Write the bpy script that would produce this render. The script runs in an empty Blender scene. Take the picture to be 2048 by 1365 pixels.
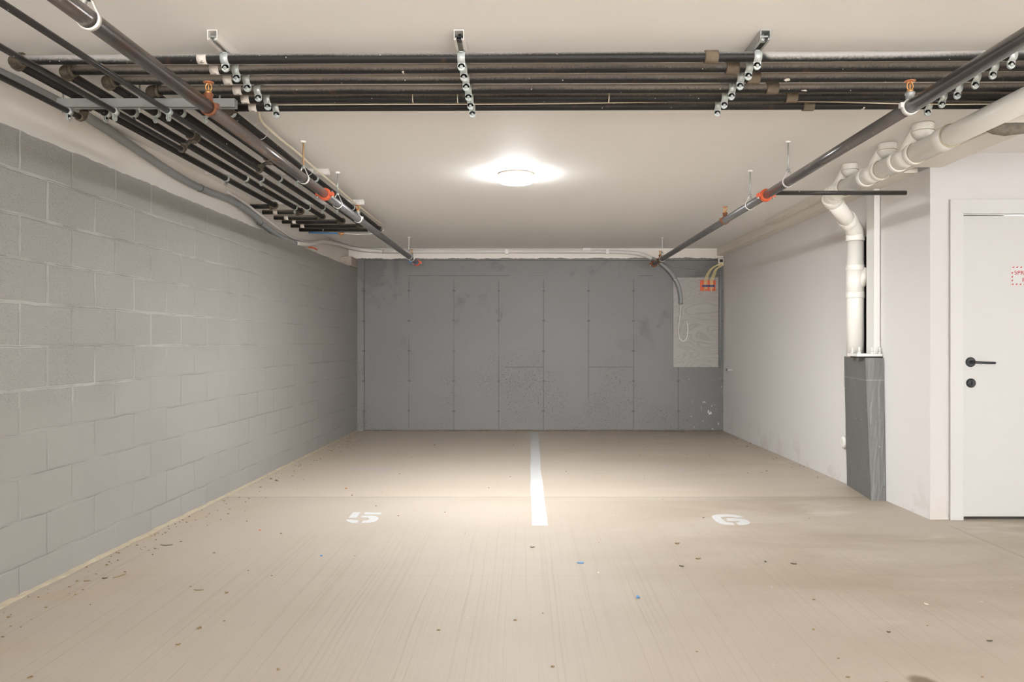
import bpy, bmesh, math, random
from mathutils import Vector, Matrix
PI = math.pi
random.seed(7)
SC = bpy.context.scene
COL = SC.collection

# ------------------------------------------------------------ camera, world, light, exposure
F = 1540.0                       # focal length in pixels of the 2048 px wide frame
CAMZ = 1.18
cd = bpy.data.cameras.new('camera'); cam = bpy.data.objects.new('camera', cd); COL.objects.link(cam)
cam.location = (0, 0, CAMZ); cam.rotation_euler = (PI/2, 0, 0)
cd.sensor_width = 36.0; cd.lens = 36.0*F/2048
cd.shift_x = -26/2048; cd.shift_y = 4/2048
cd.clip_start = 0.05; cd.clip_end = 60
SC.camera = cam
KD = 2.2                          # fill daylight, added through an opening put in behind the camera
w = bpy.data.worlds.new('world'); SC.world = w; w.use_nodes = True
w.node_tree.nodes['Background'].inputs[0].default_value = (.985, .99, 1, 1)
w.node_tree.nodes['Background'].inputs[1].default_value = 8.0*KD
SC.view_settings.view_transform = 'Standard'; SC.view_settings.look = 'None'
SC.view_settings.gamma = 1; SC.view_settings.exposure = 0.36
try: SC.view_settings.use_curve_mapping = False
except Exception: pass
LAMP = 170.0                       # emission of the ceiling lamp diffusers
H = 2.451                         # ceiling height
# (x, y, brightness factor)
LAMPW = 190.0                     # watts of the light each lamp throws down
LCOL = (.94, .972, 1.0)
KA, KB, KC = .58, .40, .26
LAMPS = [(-.068, 5.78, KA, KB), (-.2, 0.0, .55*KC, .55*KC), (3.3, 0.7, .6*KC, .6*KC), (-.2, -3.6, .6*KC, .6*KC), (3.3, -3.4, .6*KC, .6*KC)]  # over the spaces: the real lamp; the other four are added for fill

# ------------------------------------------------------------ node helpers
class NT:
    def __init__(s, name):
        s.m = bpy.data.materials.new(name); s.m.use_nodes = True
        s.t = s.m.node_tree; s.b = s.t.nodes['Principled BSDF']
    def n(s, typ, **kw):
        nd = s.t.nodes.new(typ)
        for k, v in kw.items():
            if k.startswith('i_'):
                key = k[2:]; key = int(key) if key.isdigit() else key.replace('_', ' ')
                s.put(nd.inputs[key], v)
            else: setattr(nd, k, v)
        return nd
    def put(s, sock, v):
        if isinstance(v, bpy.types.NodeSocket): s.t.links.new(v, sock)
        else: sock.default_value = v
    def math(s, op, a, b=0.0, c=None, clamp=False):
        nd = s.t.nodes.new('ShaderNodeMath'); nd.operation = op; nd.use_clamp = clamp
        s.put(nd.inputs[0], a); s.put(nd.inputs[1], b)
        if c is not None: s.put(nd.inputs[2], c)
        return nd.outputs[0]
    def pos(s):
        return s.n('ShaderNodeNewGeometry').outputs['Position']
    def objpos(s):
        return s.n('ShaderNodeTexCoord').outputs['Object']
    def xyz(s, v):
        nd = s.n('ShaderNodeSeparateXYZ'); s.put(nd.inputs[0], v); return nd.outputs
    def comb(s, x, y, z):
        nd = s.n('ShaderNodeCombineXYZ'); s.put(nd.inputs[0], x); s.put(nd.inputs[1], y); s.put(nd.inputs[2], z); return nd.outputs[0]
    def scale(s, v, sc):
        nd = s.n('ShaderNodeVectorMath', operation='MULTIPLY'); s.put(nd.inputs[0], v); nd.inputs[1].default_value = sc; return nd.outputs[0]
    def noise(s, v, scale, detail=4, rough=.5, dist=0.0):
        nd = s.n('ShaderNodeTexNoise'); s.put(nd.inputs['Vector'], v)
        nd.inputs['Scale'].default_value = scale; nd.inputs['Detail'].default_value = detail
        nd.inputs['Roughness'].default_value = rough; nd.inputs['Distortion'].default_value = dist
        return nd.outputs['Fac']
    def ramp(s, v, lo, hi, a=0.0, b=1.0):
        nd = s.n('ShaderNodeMapRange', interpolation_type='SMOOTHSTEP'); s.put(nd.inputs[0], v)
        nd.inputs[1].default_value = lo; nd.inputs[2].default_value = hi
        nd.inputs[3].default_value = a; nd.inputs[4].default_value = b
        return nd.outputs[0]
    def mix(s, f, a, b):
        nd = s.n('ShaderNodeMix', data_type='RGBA'); s.put(nd.inputs[0], f)
        s.put(nd.inputs[6], c4(a)); s.put(nd.inputs[7], c4(b)); return nd.outputs[2]
    def bump(s, h, strength=.3, dist=.01, prev=None):
        nd = s.n('ShaderNodeBump'); s.put(nd.inputs['Height'], h)
        nd.inputs['Strength'].default_value = strength; nd.inputs['Distance'].default_value = dist
        if prev is not None: s.put(nd.inputs['Normal'], prev)
        return nd.outputs[0]
    def out(s, col=None, rough=None, metal=None, normal=None):
        if col is not None: s.put(s.b.inputs['Base Color'], c4(col))
        if rough is not None: s.put(s.b.inputs['Roughness'], rough)
        if metal is not None: s.put(s.b.inputs['Metallic'], metal)
        if normal is not None: s.put(s.b.inputs['Normal'], normal)
        return s.m
def c4(c):
    return (*c, 1) if isinstance(c, tuple) and len(c) == 3 else c
def spots(t, v, scale, lo, hi, amount=None):
    """blotches: thresholded noise, 1 inside"""
    return t.ramp(t.noise(v, scale, 3, .55), lo, hi)

MATS = {}
def simple(name, col, rough=.5, metal=0.0, var=.08, nscale=18, bump=0.0):
    t = NT(name); p = t.objpos(); n = t.noise(p, nscale, 4)
    a = tuple(max(0, c*(1-var)) for c in col); b = tuple(min(1, c*(1+var)) for c in col)
    nrm = t.bump(t.noise(p, nscale*6, 3), bump, .003) if bump else None
    MATS[name] = t.out(t.mix(n, a, b), rough, metal, nrm); return MATS[name]

# ---- painted ceiling
def m_ceiling():
    t = NT('ceiling_paint'); p = t.pos()
    n = t.noise(p, 1.3, 4); n2 = t.noise(t.scale(p, (1, 7, 1)), 2.0, 5)
    col = t.mix(n, (.82, .79, .755), (.85, .825, .795))
    crack = t.noise(t.scale(p, (3, 1, 1)), 2.2, 6, .6)
    line = t.math('ABSOLUTE', t.math('SUBTRACT', crack, .5))
    ln = t.math('MULTIPLY', t.ramp(line, 0, .0016, 1, 0), spots(t, p, .9, .60, .68))
    col = t.mix(t.math('MULTIPLY', ln, .35), col, (.86, .82, .76))
    h = t.math('ADD', t.math('MULTIPLY', n2, .6), t.math('MULTIPLY', t.noise(p, 90, 3), .12))
    h = t.math('ADD', h, t.math('MULTIPLY', ln, .3))
    return t.out(col, .66, 0, t.bump(h, .22, .010))
def m_upper():
    t = NT('upper_wall_paint'); p = t.pos()
    n = t.noise(p, 3, 5)
    col = t.mix(n, (.70, .64, .57), (.76, .71, .65))
    return t.out(col, .55, 0, t.bump(t.math('ADD', t.noise(p, 5, 3), t.math('MULTIPLY', t.noise(p, 60, 3), .2)), .06, .006))
# ---- concrete blocks
def m_block():
    t = NT('painted_concrete_block'); p = t.pos(); x, y, z = t.xyz(p)
    wob = t.math('MULTIPLY', t.math('SUBTRACT', t.noise(p, 7, 3), .5), .016)
    v = t.comb(t.math('ADD', t.math('ADD', y, .0908), wob), t.math('ADD', t.math('SUBTRACT', z, .147-.2035*2), wob), 0.0)
    def brick(mortar, sm):
        b = t.n('ShaderNodeTexBrick', offset=.5, squash=1.0); t.put(b.inputs['Vector'], v)
        b.inputs['Scale'].default_value = 1; b.inputs['Mortar Size'].default_value = mortar
        b.inputs['Mortar Smooth'].default_value = sm; b.inputs['Brick Width'].default_value = .4064
        b.inputs['Row Height'].default_value = .2035
        b.inputs['Color1'].default_value = (0, 0, 0, 1); b.inputs['Color2'].default_value = (1, 1, 1, 1); b.inputs['Mortar'].default_value = (.5, .5, .5, 1)
        return b
    wide = brick(.011, .35); thin = brick(.0032, .5)
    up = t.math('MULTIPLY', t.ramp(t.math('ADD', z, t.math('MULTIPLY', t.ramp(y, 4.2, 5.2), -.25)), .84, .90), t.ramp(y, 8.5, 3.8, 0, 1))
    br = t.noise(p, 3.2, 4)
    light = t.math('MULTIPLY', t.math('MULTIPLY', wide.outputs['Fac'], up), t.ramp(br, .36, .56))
    dark = t.math('MULTIPLY', thin.outputs['Fac'], t.ramp(t.noise(p, 2.6, 4), .42, .58))
    sp = t.noise(p, 170, 3, .7)
    per = t.math('MULTIPLY', wide.outputs['Color'], 1.0)
    base = t.mix(t.noise(p, 1.6, 5, .6), (.238, .228, .212), (.285, .272, .254))
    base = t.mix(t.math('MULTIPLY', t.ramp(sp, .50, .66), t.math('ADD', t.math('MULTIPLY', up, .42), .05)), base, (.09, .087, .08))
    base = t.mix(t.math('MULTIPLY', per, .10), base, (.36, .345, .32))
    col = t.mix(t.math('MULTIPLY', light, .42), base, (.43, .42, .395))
    col = t.mix(t.math('MULTIPLY', dark, .5), col, (.10, .10, .095))
    h = t.math('ADD', t.math('MULTIPLY', wide.outputs['Fac'], t.math('ADD', t.math('MULTIPLY', up, -.55), -.25)), t.math('MULTIPLY', t.math('MULTIPLY', t.noise(p, 110, 4, .7), t.math('ADD', t.math('MULTIPLY', up, .45), .18)), 1.0))
    h = t.math('ADD', h, t.math('MULTIPLY', t.noise(p, 6, 4), .5))
    h = t.math('SUBTRACT', h, t.math('MULTIPLY', dark, .5))
    return t.out(col, .62, 0, t.bump(h, .55, .008))
# ---- poured back wall
def m_back():
    t = NT('grey_painted_concrete'); p = t.pos(); x, y, z = t.xyz(p)
    PW = .6029; X0 = -.3525         # panel seams every .603 m
    u = t.math('DIVIDE', t.math('SUBTRACT', x, X0), PW)
    fr = t.math('ABSOLUTE', t.math('SUBTRACT', t.math('FRACT', t.math('ADD', u, .5+20)), .5))
    dx = t.math('MULTIPLY', fr, PW)
    seam = t.math('MULTIPLY', t.ramp(dx, .0022, .0055, 1, 0), t.ramp(z, 2.05, 2.0, 0, 1))
    seam = t.math('MULTIPLY', seam, t.ramp(t.noise(t.scale(p, (1, 1, .6)), 2.4, 3), .34, .50))
    w_ = t.math('DIVIDE', t.math('SUBTRACT', z, .267), .4035)
    fz = t.math('MULTIPLY', t.math('ABSOLUTE', t.math('SUBTRACT', t.math('FRACT', t.math('ADD', w_, .5+20)), .5)), .4035)
    d = t.math('SQRT', t.math('ADD', t.math('MULTIPLY', dx, dx), t.math('MULTIPLY', t.math('MULTIPLY', fz, fz), 2.2)))
    d = t.math('ADD', d, t.math('MULTIPLY', t.math('SUBTRACT', t.noise(p, 40, 3), .5), .03))
    tie = t.math('MULTIPLY', t.ramp(d, .012, .026, 1, 0), t.ramp(z, 2.0, 1.95, 0, 1))
    tie = t.math('MULTIPLY', tie, t.ramp(t.noise(p, .9, 1), .30, .45))
    hseam = t.ramp(t.math('ABSOLUTE', t.math('SUBTRACT', z, 2.085)), .002, .006, 1, 0)
    hseam = t.math('MULTIPLY', hseam, spots(t, p, 1.1, .46, .54))
    h2 = t.ramp(t.math('ABSOLUTE', t.math('SUBTRACT', z, .857)), .0022, .005, 1, 0)
    m1 = t.math('MULTIPLY', t.math('GREATER_THAN', x, -.2725), t.math('LESS_THAN', x, .2504))
    m2 = t.math('MULTIPLY', t.math('GREATER_THAN', x, .853), t.math('LESS_THAN', x, 1.456))
    h2 = t.math('MULTIPLY', h2, t.math('MAXIMUM', m1, m2))
    base = t.mix(t.noise(p, 1.2, 5, .6), (.132, .128, .122), (.165, .160, .152))
    smear = t.math('MULTIPLY', t.ramp(t.noise(t.scale(p, (1, 1, .8)), 1.7, 6, .65, .6), .55, .66), t.ramp(z, .9, 1.5))
    base = t.mix(t.math('MULTIPLY', smear, .60), base, (.085, .083, .08))
    pit = t.math('MULTIPLY', t.ramp(t.noise(t.scale(p, (1, 1, 1.6)), 42, 4, .65), .565, .64), t.ramp(t.noise(p, 1.1, 2), .42, .6))
    pit = t.math('MULTIPLY', pit, t.ramp(z, 1.3, .7, .25, 1))
    col = t.mix(t.math('MULTIPLY', pit, .75), base, (.055, .055, .055))
    mk = t.math('MAXIMUM', t.math('MAXIMUM', seam, tie), t.math('MAXIMUM', hseam, h2))
    col = t.mix(t.math('MULTIPLY', mk, .65), col, (.045, .045, .046))
    sx = t.math('MULTIPLY', t.ramp(x, 1.85, 2.5), t.ramp(z, 1.05, .2, .35, 1))
    sx = t.math('MULTIPLY', sx, t.math('LESS_THAN', z, 1.25))
    spl = t.ramp(t.math('ADD', t.noise(t.scale(p, (1.5, 1, .8)), 17, 4, .6), t.math('MULTIPLY', sx, .09)), .725, .74)
    spl = t.math('MULTIPLY', spl, sx)
    col = t.mix(spl, col, (.62, .6, .57))
    h = t.math('ADD', t.math('MULTIPLY', t.noise(p, 3, 5), .6), t.math('MULTIPLY', t.noise(p, 60, 4), .12))
    h = t.math('SUBTRACT', h, t.math('MULTIPLY', mk, .5)); h = t.math('SUBTRACT', h, t.math('MULTIPLY', pit, .25))
    return t.out(col, .5, 0, t.bump(h, .35, .012))
def m_pedestal():
    t = NT('pedestal_paint'); p = t.pos(); x, y, z = t.xyz(p)
    base = t.mix(t.noise(p, 3, 5), (.135, .134, .128), (.175, .172, .165))
    pit = t.ramp(t.noise(p, 55, 4, .7), .62, .70)
    col = t.mix(t.math('MULTIPLY', pit, .5), base, (.06, .06, .06))
    sc = t.ramp(t.noise(t.scale(p, (1, 1, 2.2)), 14, 4), .70, .72)
    col = t.mix(sc, col, (.5, .49, .47))
    seam = t.ramp(t.math('ABSOLUTE', t.math('SUBTRACT', z, .90)), .002, .005, 1, 0)
    col = t.mix(t.math('MULTIPLY', seam, .4), col, (.4, .39, .37))
    return t.out(col, .5, 0, t.bump(t.math('ADD', t.noise(p, 9, 5), t.math('MULTIPLY', pit, -.3)), .5, .012))
# ---- floor
def m_floor():
    t = NT('broomed_concrete'); p = t.pos(); x, y, z = t.xyz(p)
    base = t.mix(t.noise(p, .9, 6, .6), (.365, .308, .245), (.450, .392, .325))
    # dirt blotches, drawn out sideways, heavier far right and at the back
    dn = t.noise(t.scale(p, (.55, 1.3, 1)), 1.15, 6, .6, .4)
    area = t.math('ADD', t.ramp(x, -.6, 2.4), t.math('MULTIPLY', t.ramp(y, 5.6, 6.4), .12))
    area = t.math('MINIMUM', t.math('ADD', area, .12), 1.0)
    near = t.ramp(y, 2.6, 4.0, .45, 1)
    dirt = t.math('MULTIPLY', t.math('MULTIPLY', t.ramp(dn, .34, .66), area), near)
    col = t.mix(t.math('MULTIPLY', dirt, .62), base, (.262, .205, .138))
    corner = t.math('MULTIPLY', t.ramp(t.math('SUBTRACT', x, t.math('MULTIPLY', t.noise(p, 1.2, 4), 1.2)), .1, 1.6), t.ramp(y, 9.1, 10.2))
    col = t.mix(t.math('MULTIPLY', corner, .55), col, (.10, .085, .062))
    yel = t.math('MULTIPLY', t.ramp(x, -1.7, -2.25), spots(t, p, 2.2, .45, .62))
    col = t.mix(t.math('MULTIPLY', yel, .30), col, (.40, .28, .14))
    pale = t.math('MULTIPLY', spots(t, t.scale(p, (.6, 1.4, 1)), 1.9, .60, .72), t.ramp(x, .8, 1.8))
    col = t.mix(t.math('MULTIPLY', pale, .35), col, (.62, .57, .50))
    col = t.mix(t.ramp(t.math('ADD', y, t.math('MULTIPLY', t.noise(p, 1.5, 3), .1)), 5.93, 6.0, 0, .38), col, (.56, .475, .38))   # rear floor lightened in colour to make up for weak light there
    # broom lines run away from the camera
    wob = t.math('MULTIPLY', t.noise(p, .8, 3), .05)
    ph = t.math('ADD', x, wob)
    s1 = t.noise(t.comb(t.math('MULTIPLY', ph, 75.0), t.math('MULTIPLY', y, .35), 0.0), 1.0, 3, .6)
    s2 = t.noise(t.comb(t.math('MULTIPLY', ph, 17.0), t.math('MULTIPLY', y, .5), 3.0), 1.0, 2)
    st = t.math('MULTIPLY', t.ramp(s1, .5, .72), t.ramp(y, 5.9, 3.2, .12, 1))
    col = t.mix(t.math('MULTIPLY', st, .34), col, (.27, .205, .15))
    sd = t.ramp(s2, .60, .75); col = t.mix(t.math('MULTIPLY', sd, .10), col, (.33, .25, .18))
    # joints, hairline and the near step in finish
    jw = t.math('ADD', y, t.math('MULTIPLY', t.noise(p, 3, 3), .02))
    j = t.ramp(t.math('ABSOLUTE', t.math('SUBTRACT', jw, 5.90)), .004, .010, 1, 0)
    j = t.math('MULTIPLY', j, t.ramp(t.noise(p, 2, 3), .38, .5, .35, 1))
    col = t.mix(t.math('MULTIPLY', j, .42), col, (.13, .10, .075))
    j2 = t.ramp(t.math('ABSOLUTE', t.math('SUBTRACT', y, 3.90)), .004, .02, 1, 0)
    col = t.mix(t.math('MULTIPLY', j2, .10), col, (.3, .22, .15))
    # crack towards the door: (2.72,4.95) -> (2.71,4.2)
    cr = t.math('ABSOLUTE', t.math('SUBTRACT', x, t.math('ADD', 2.735, t.math('MULTIPLY', t.noise(p, 3, 3), .012))))
    cr = t.math('MULTIPLY', t.ramp(cr, .002, .005, 1, 0), t.ramp(y, 5.0, 4.95, 0, 1))
    col = t.mix(t.math('MULTIPLY', cr, .55), col, (.18, .12, .07))
    # faint violet layout marks
    def blob(cx, cy, rx, ry):
        a = t.math('DIVIDE', t.math('SUBTRACT', x, cx), rx); b = t.math('DIVIDE', t.math('SUBTRACT', y, cy), ry)
        return t.ramp(t.math('ADD', t.math('ADD', t.math('MULTIPLY', a, a), t.math('MULTIPLY', b, b)), t.math('MULTIPLY', t.noise(p, 9, 4), 1.6)), 1.0, 1.9, 1, 0)
    vio = t.math('MAXIMUM', blob(-1.45, 7.15, .28, .28), blob(1.46, 7.2, .22, .35))
    vio = t.math('MULTIPLY', vio, spots(t, p, 8, .52, .62))
    col = t.mix(t.math('MULTIPLY', vio, .30), col, (.42, .38, .62))
    oil = blob(1.385, 2.66, .06, .09)
    col = t.mix(t.math('MULTIPLY', oil, .9), col, (.15, .11, .065))
    # specks
    vor = t.n('ShaderNodeTexVoronoi'); t.put(vor.inputs['Vector'], t.scale(p, (1, 1, 0))); vor.inputs['Scale'].default_value = 7
    sp = t.math('MULTIPLY', t.ramp(vor.outputs['Distance'], .015, .035, 1, 0), t.math('GREATER_THAN', t.xyz(vor.outputs['Color'])[0], .62))
    col = t.mix(t.math('MULTIPLY', sp, .6), col, (.22, .16, .10))
    vor2 = t.n('ShaderNodeTexVoronoi'); t.put(vor2.inputs['Vector'], t.scale(p, (1.1, .9, 0))); vor2.inputs['Scale'].default_value = 5
    sp2 = t.math('MULTIPLY', t.ramp(vor2.outputs['Distance'], .015, .04, 1, 0), t.math('GREATER_THAN', t.xyz(vor2.outputs['Color'])[1], .7))
    col = t.mix(t.math('MULTIPLY', sp2, .5), col, (.72, .68, .62))
    h = t.math('ADD', t.math('MULTIPLY', t.math('MULTIPLY', s1, -.5), t.ramp(y, 6.0, 3.5, .2, 1)), t.math('MULTIPLY', t.noise(p, 25, 4), .25))
    h = t.math('SUBTRACT', h, t.math('MULTIPLY', j, .8))
    rough = t.ramp(y, 5.5, 6.3, .62, .42)
    return t.out(col, rough, 0, t.bump(h, .28, .006))
def m_wallwhite(name='white_drywall_paint', k=1.0):
    t = NT(name); p = t.pos(); x, y, z = t.xyz(p)
    col = t.mix(t.noise(p, 1.2, 4), (.70*k, .675*k, .655*k), (.74*k, .715*k, .695*k))
    sc = t.math('MULTIPLY', t.ramp(z, .35, .02), spots(t, p, 5, .52, .64))
    col = t.mix(t.math('MULTIPLY', sc, .22), col, (.45, .36, .26))
    return t.out(col, .55, 0, t.bump(t.noise(p, 2.2, 4), .12, .01))
# ---- black steel pipe with ceiling paint overspray
def m_pipe(name, thr=.0, base=(.008, .0072, .0066), spray=(.30, .262, .222), rough=.55, heavy=False):
    t = NT(name); p = t.pos()
    nz = t.xyz(t.n('ShaderNodeNewGeometry').outputs['Normal'])[2]
    lo = t.noise(t.scale(p, (.9, .9, 3)), 1.1, 2)
    f = t.math('ADD', nz, t.math('MULTIPLY', t.math('SUBTRACT', lo, .5), 1.7))
    f = t.math('ADD', f, t.math('MULTIPLY', t.math('SUBTRACT', t.noise(p, 120, 2), .5), .55))
    if heavy:            # thick pale overspray on two stretches of the nearest pipe
        px_ = t.xyz(p)[0]; f = t.math('ADD', f, t.math('ADD', t.math('MULTIPLY', t.ramp(px_, .98, 1.03, 0, 1.0), t.ramp(px_, 2.0, 1.4, .45, 1)), t.ramp(px_, -1.56, -1.62, 0, .85)))
    f = t.ramp(f, -.55+thr, .45+thr)
    col = t.mix(t.noise(p, 8, 5, .7), base, tuple(c*2.0 for c in base))
    rust = spots(t, p, 13, .62, .72)
    col = t.mix(t.math('MULTIPLY', rust, .45), col, (.07, .035, .02))
    col = t.mix(t.math('MULTIPLY', f, .85), col, spray)
    vs = t.scale(p, (.55, .55, 1))
    sp = t.ramp(t.noise(vs, 26, 3, .5), .735, .75)
    col = t.mix(sp, col, (.60, .55, .48))
    vor = t.n('ShaderNodeTexVoronoi'); t.put(vor.inputs['Vector'], p); vor.inputs['Scale'].default_value = 28
    dots = t.math('MULTIPLY', t.ramp(vor.outputs['Distance'], .05, .10, 1, 0), t.math('GREATER_THAN', t.xyz(vor.outputs['Color'])[0], .55))
    col = t.mix(dots, col, (.55, .5, .44))
    t.b.inputs['Specular IOR Level'].default_value = .3
    return t.out(col, rough, 0, t.bump(t.noise(p, 60, 3), .1, .003))
def m_sprinkler(name, a, b, rust, rough):
    t = NT(name); p = t.pos()
    n = t.noise(t.scale(p, (3, .6, 3)), 9, 5, .65)
    col = t.mix(n, a, b)
    r = t.math('MULTIPLY', t.ramp(t.noise(t.scale(p, (4, .5, 4)), 7, 5, .7), .52, .66), rust)
    col = t.mix(r, col, (.20, .085, .028))
    d = t.ramp(t.noise(t.scale(p, (2, 1, 2)), 30, 4, .6), .60, .70)
    col = t.mix(t.math('MULTIPLY', d, .5), col, (.30, .28, .25))
    return t.out(col, rough, .55, t.bump(n, .1, .003))
def m_plywood():
    t = NT('painted_plywood'); p = t.pos(); x, y, z = t.xyz(p)
    v = t.comb(t.math('MULTIPLY', x, 1.2), 0.0, t.math('MULTIPLY', z, 2.6))
    d = t.noise(v, 1.35, 2, .4, 1.0)
    rings = t.math('SINE', t.math('MULTIPLY', d, 85.0))
    n = t.math('MULTIPLY', t.ramp(rings, .2, 1.0), .35)
    base = t.mix(t.noise(t.scale(p, (1, 1, 14)), 5, 3), (.315, .29, .27), (.365, .34, .318))
    col = t.mix(n, base, (.21, .19, .175))
    return t.out(col, .55, 0, t.bump(t.math('MULTIPLY', n, -1.0), .3, .004))
def m_lampglow(k):
    m = bpy.data.materials.new('lamp_diffuser_glow'); m.use_nodes = True; t = m.node_tree
    t.nodes.clear(); e = t.nodes.new('ShaderNodeEmission'); o = t.nodes.new('ShaderNodeOutputMaterial')
    e.inputs[0].default_value = (*LCOL, 1); e.inputs[1].default_value = k
    t.links.new(e.outputs[0], o.inputs[0]); return m

M_CEIL = m_ceiling(); M_UP = m_upper(); M_BLOCK = m_block(); M_BACK = m_back(); M_PED = m_pedestal()
M_FLOOR = m_floor(); M_WHITE = m_wallwhite(); M_WHITE_DIM = m_wallwhite('dimmed_white_wall_paint', .66)  # door wall: same white, darkened in colour to offset strong light on it
M_PIPE = m_pipe('black_steel_pipe'); M_PIPEL = m_pipe('black_steel_pipe_darker', .55); M_PIPEH = m_pipe('black_steel_pipe_heavy_overspray', .70, spray=(.42, .40, .38), heavy=True); M_SMALL = m_pipe('small_black_pipe', .75, (.020, .018, .017), (.22, .19, .16), .32)
M_ELB = simple('rusty_iron_fitting', (.085, .066, .043), .7, 0, .45, 40, .5)
M_COUP = simple('khaki_pipe_coupling', (.125, .093, .060), .75, 0, .35, 60, .5)
M_SPR = m_sprinkler('sprinkler_steel', (.10, .085, .08), (.20, .175, .165), .75, .27)
M_SPR2 = m_sprinkler('mottled_grey_steel', (.09, .09, .095), (.23, .225, .22), .12, .42)
M_SPR3 = m_sprinkler('clean_dark_steel', (.11, .10, .10), (.20, .185, .18), .15, .24)
M_GALV = simple('galvanised_steel', (.40, .41, .395), .38, .55, .14, 30)
M_GALVD = simple('dull_galvanised_strut', (.27, .27, .255), .5, .35, .16, 20)
M_ZINC = simple('zinc_clamp', (.52, .56, .54), .32, .35, .1, 40)
M_WSTRUT = simple('paint_sprayed_strut', (.66, .63, .59), .5, 0, .08, 20)
M_ORANGE = simple('orange_coupling_paint', (.62, .10, .03), .45, 0, .15, 30)
M_RUSTFIT = simple('rusty_brown_fitting', (.20, .065, .025), .6, 0, .4, 60, .5)
M_BRASS = simple('brass', (.62, .33, .12), .35, .6, .15, 60)
M_COPPER = simple('copper_deflector', (.68, .28, .13), .4, .4, .1, 60)
M_PVC = simple('white_painted_pvc', (.80, .775, .715), .30, 0, .04, 5)
M_PVCY = simple('pvc_joint_line', (.35, .30, .22), .6, 0, .2, 30)
M_CWHITE = simple('white_painted_steel', (.76, .74, .71), .42, 0, .03, 6)
M_COND = simple('grey_conduit', (.235, .24, .235), .4, 0, .10, 12)
M_CONDW = simple('white_oversprayed_conduit', (.62, .59, .55), .5, 0, .05, 12)
M_CABLE = simple('cream_cable', (.72, .64, .50), .5, 0, .05, 12)
M_YCABLE = simple('yellow_cable', (.72, .62, .33), .45, 0, .06, 12)
M_WIRE = simple('white_wire', (.75, .73, .69), .45, 0, .03, 12)
M_BLUE = simple('blue_plastic', (.05, .19, .45), .45, 0, .1, 30)
M_NAVY = simple('navy_cable_strap', (.035, .045, .16), .5, 0, .2, 60)
M_PAPER = simple('paper_tag', (.66, .60, .54), .75, 0, .06, 20)
M_INK = simple('black_ink', (.02, .02, .02), .7)
M_PAINT = simple('white_road_paint', (.51, .505, .495), .6, 0, .03, 30, .2)
M_DOOR = simple('white_door_paint', (.465, .457, .44), .38, 0, .02, 2)
M_TRIMW = simple('white_trim_paint', (.485, .477, .46), .35, 0, .02, 3)
M_BLACK = simple('black_hardware', (.022, .023, .026), .35, .2, .15, 40)
M_DARK = simple('dark_gap', (.03, .026, .02), .9, 0, .4, 60, .6)
M_RED = simple('red_sign_print', (.40, .035, .03), .6)
M_SIGN = simple('sign_white', (.50, .50, .49), .5)
M_STUB = simple('broken_grey_brown_masonry', (.36, .30, .25), .8, 0, .25, 30, .7)
M_GROUT = simple('yellowed_grout', (.36, .30, .215), .75, 0, .2, 20, .5)
M_LEAF = simple('dry_leaf', (.20, .13, .06), .8, 0, .4, 50)
M_CHIP = simple('dark_chip', (.07, .055, .04), .8, 0, .3, 50)
M_PLY = m_plywood()
M_TAPE = simple('blue_tape', (.10, .24, .45), .6, 0, .1, 20)
M_PEBW = simple('pale_chip', (.68, .63, .55), .8)

# ------------------------------------------------------------ mesh helpers
def nb(): return bmesh.new()
def box(bm, x0, x1, y0, y1, z0, z1):
    vs = [bm.verts.new(v) for v in ((x0,y0,z0),(x1,y0,z0),(x1,y1,z0),(x0,y1,z0),(x0,y0,z1),(x1,y0,z1),(x1,y1,z1),(x0,y1,z1))]
    for f in ((0,3,2,1),(4,5,6,7),(0,1,5,4),(1,2,6,5),(2,3,7,6),(3,0,4,7)): bm.faces.new([vs[i] for i in f])
def prism(bm, pts, z0, z1, top=None):
    """plan polygon from z0 up to z1 (top: other plan polygon)"""
    top = top or pts; n = len(pts)
    a = [bm.verts.new((p[0], p[1], z0)) for p in pts]; b = [bm.verts.new((p[0], p[1], z1)) for p in top]
    bm.faces.new(a[::-1]); bm.faces.new(b)
    for i in range(n): bm.faces.new((a[i], a[(i+1) % n], b[(i+1) % n], b[i]))
def tube(bm, pts, r, seg=16, cap=True):
    """swept round tube; r is a number or list"""
    P = [Vector(p) for p in pts]; n = len(P)
    R = r if isinstance(r, (list, tuple)) else [r]*n
    T = []
    for i in range(n):
        a = (P[i]-P[i-1]).normalized() if i else (P[1]-P[0]).normalized()
        b = (P[i+1]-P[i]).normalized() if i < n-1 else a
        T.append((a+b).normalized() if (a+b).length > 1e-6 else a)
    u = Vector((0, 0, 1)) if abs(T[0].z) < .9 else Vector((1, 0, 0))
    u = (u - T[0]*u.dot(T[0])).normalized(); rings = []
    for i in range(n):
        u = (u - T[i]*u.dot(T[i])).normalized(); v = T[i].cross(u)
        # widen mitre
        k = 1.0
        if 0 < i < n-1:
            c = (P[i]-P[i-1]).normalized().dot(T[i]); k = 1/max(c, .5)
        rings.append([bm.verts.new(P[i] + (u*math.cos(2*PI*j/seg) + v*math.sin(2*PI*j/seg))*R[i]) for j in range(seg)])
    for i in range(n-1):
        for j in range(seg):
            f = bm.faces.new((rings[i][j], rings[i][(j+1) % seg], rings[i+1][(j+1) % seg], rings[i+1][j])); f.smooth = True
    if cap:
        bm.faces.new(rings[0][::-1]); bm.faces.new(rings[-1])
def cyl(bm, a, b, r, seg=16): tube(bm, (a, b), r, seg)
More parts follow.
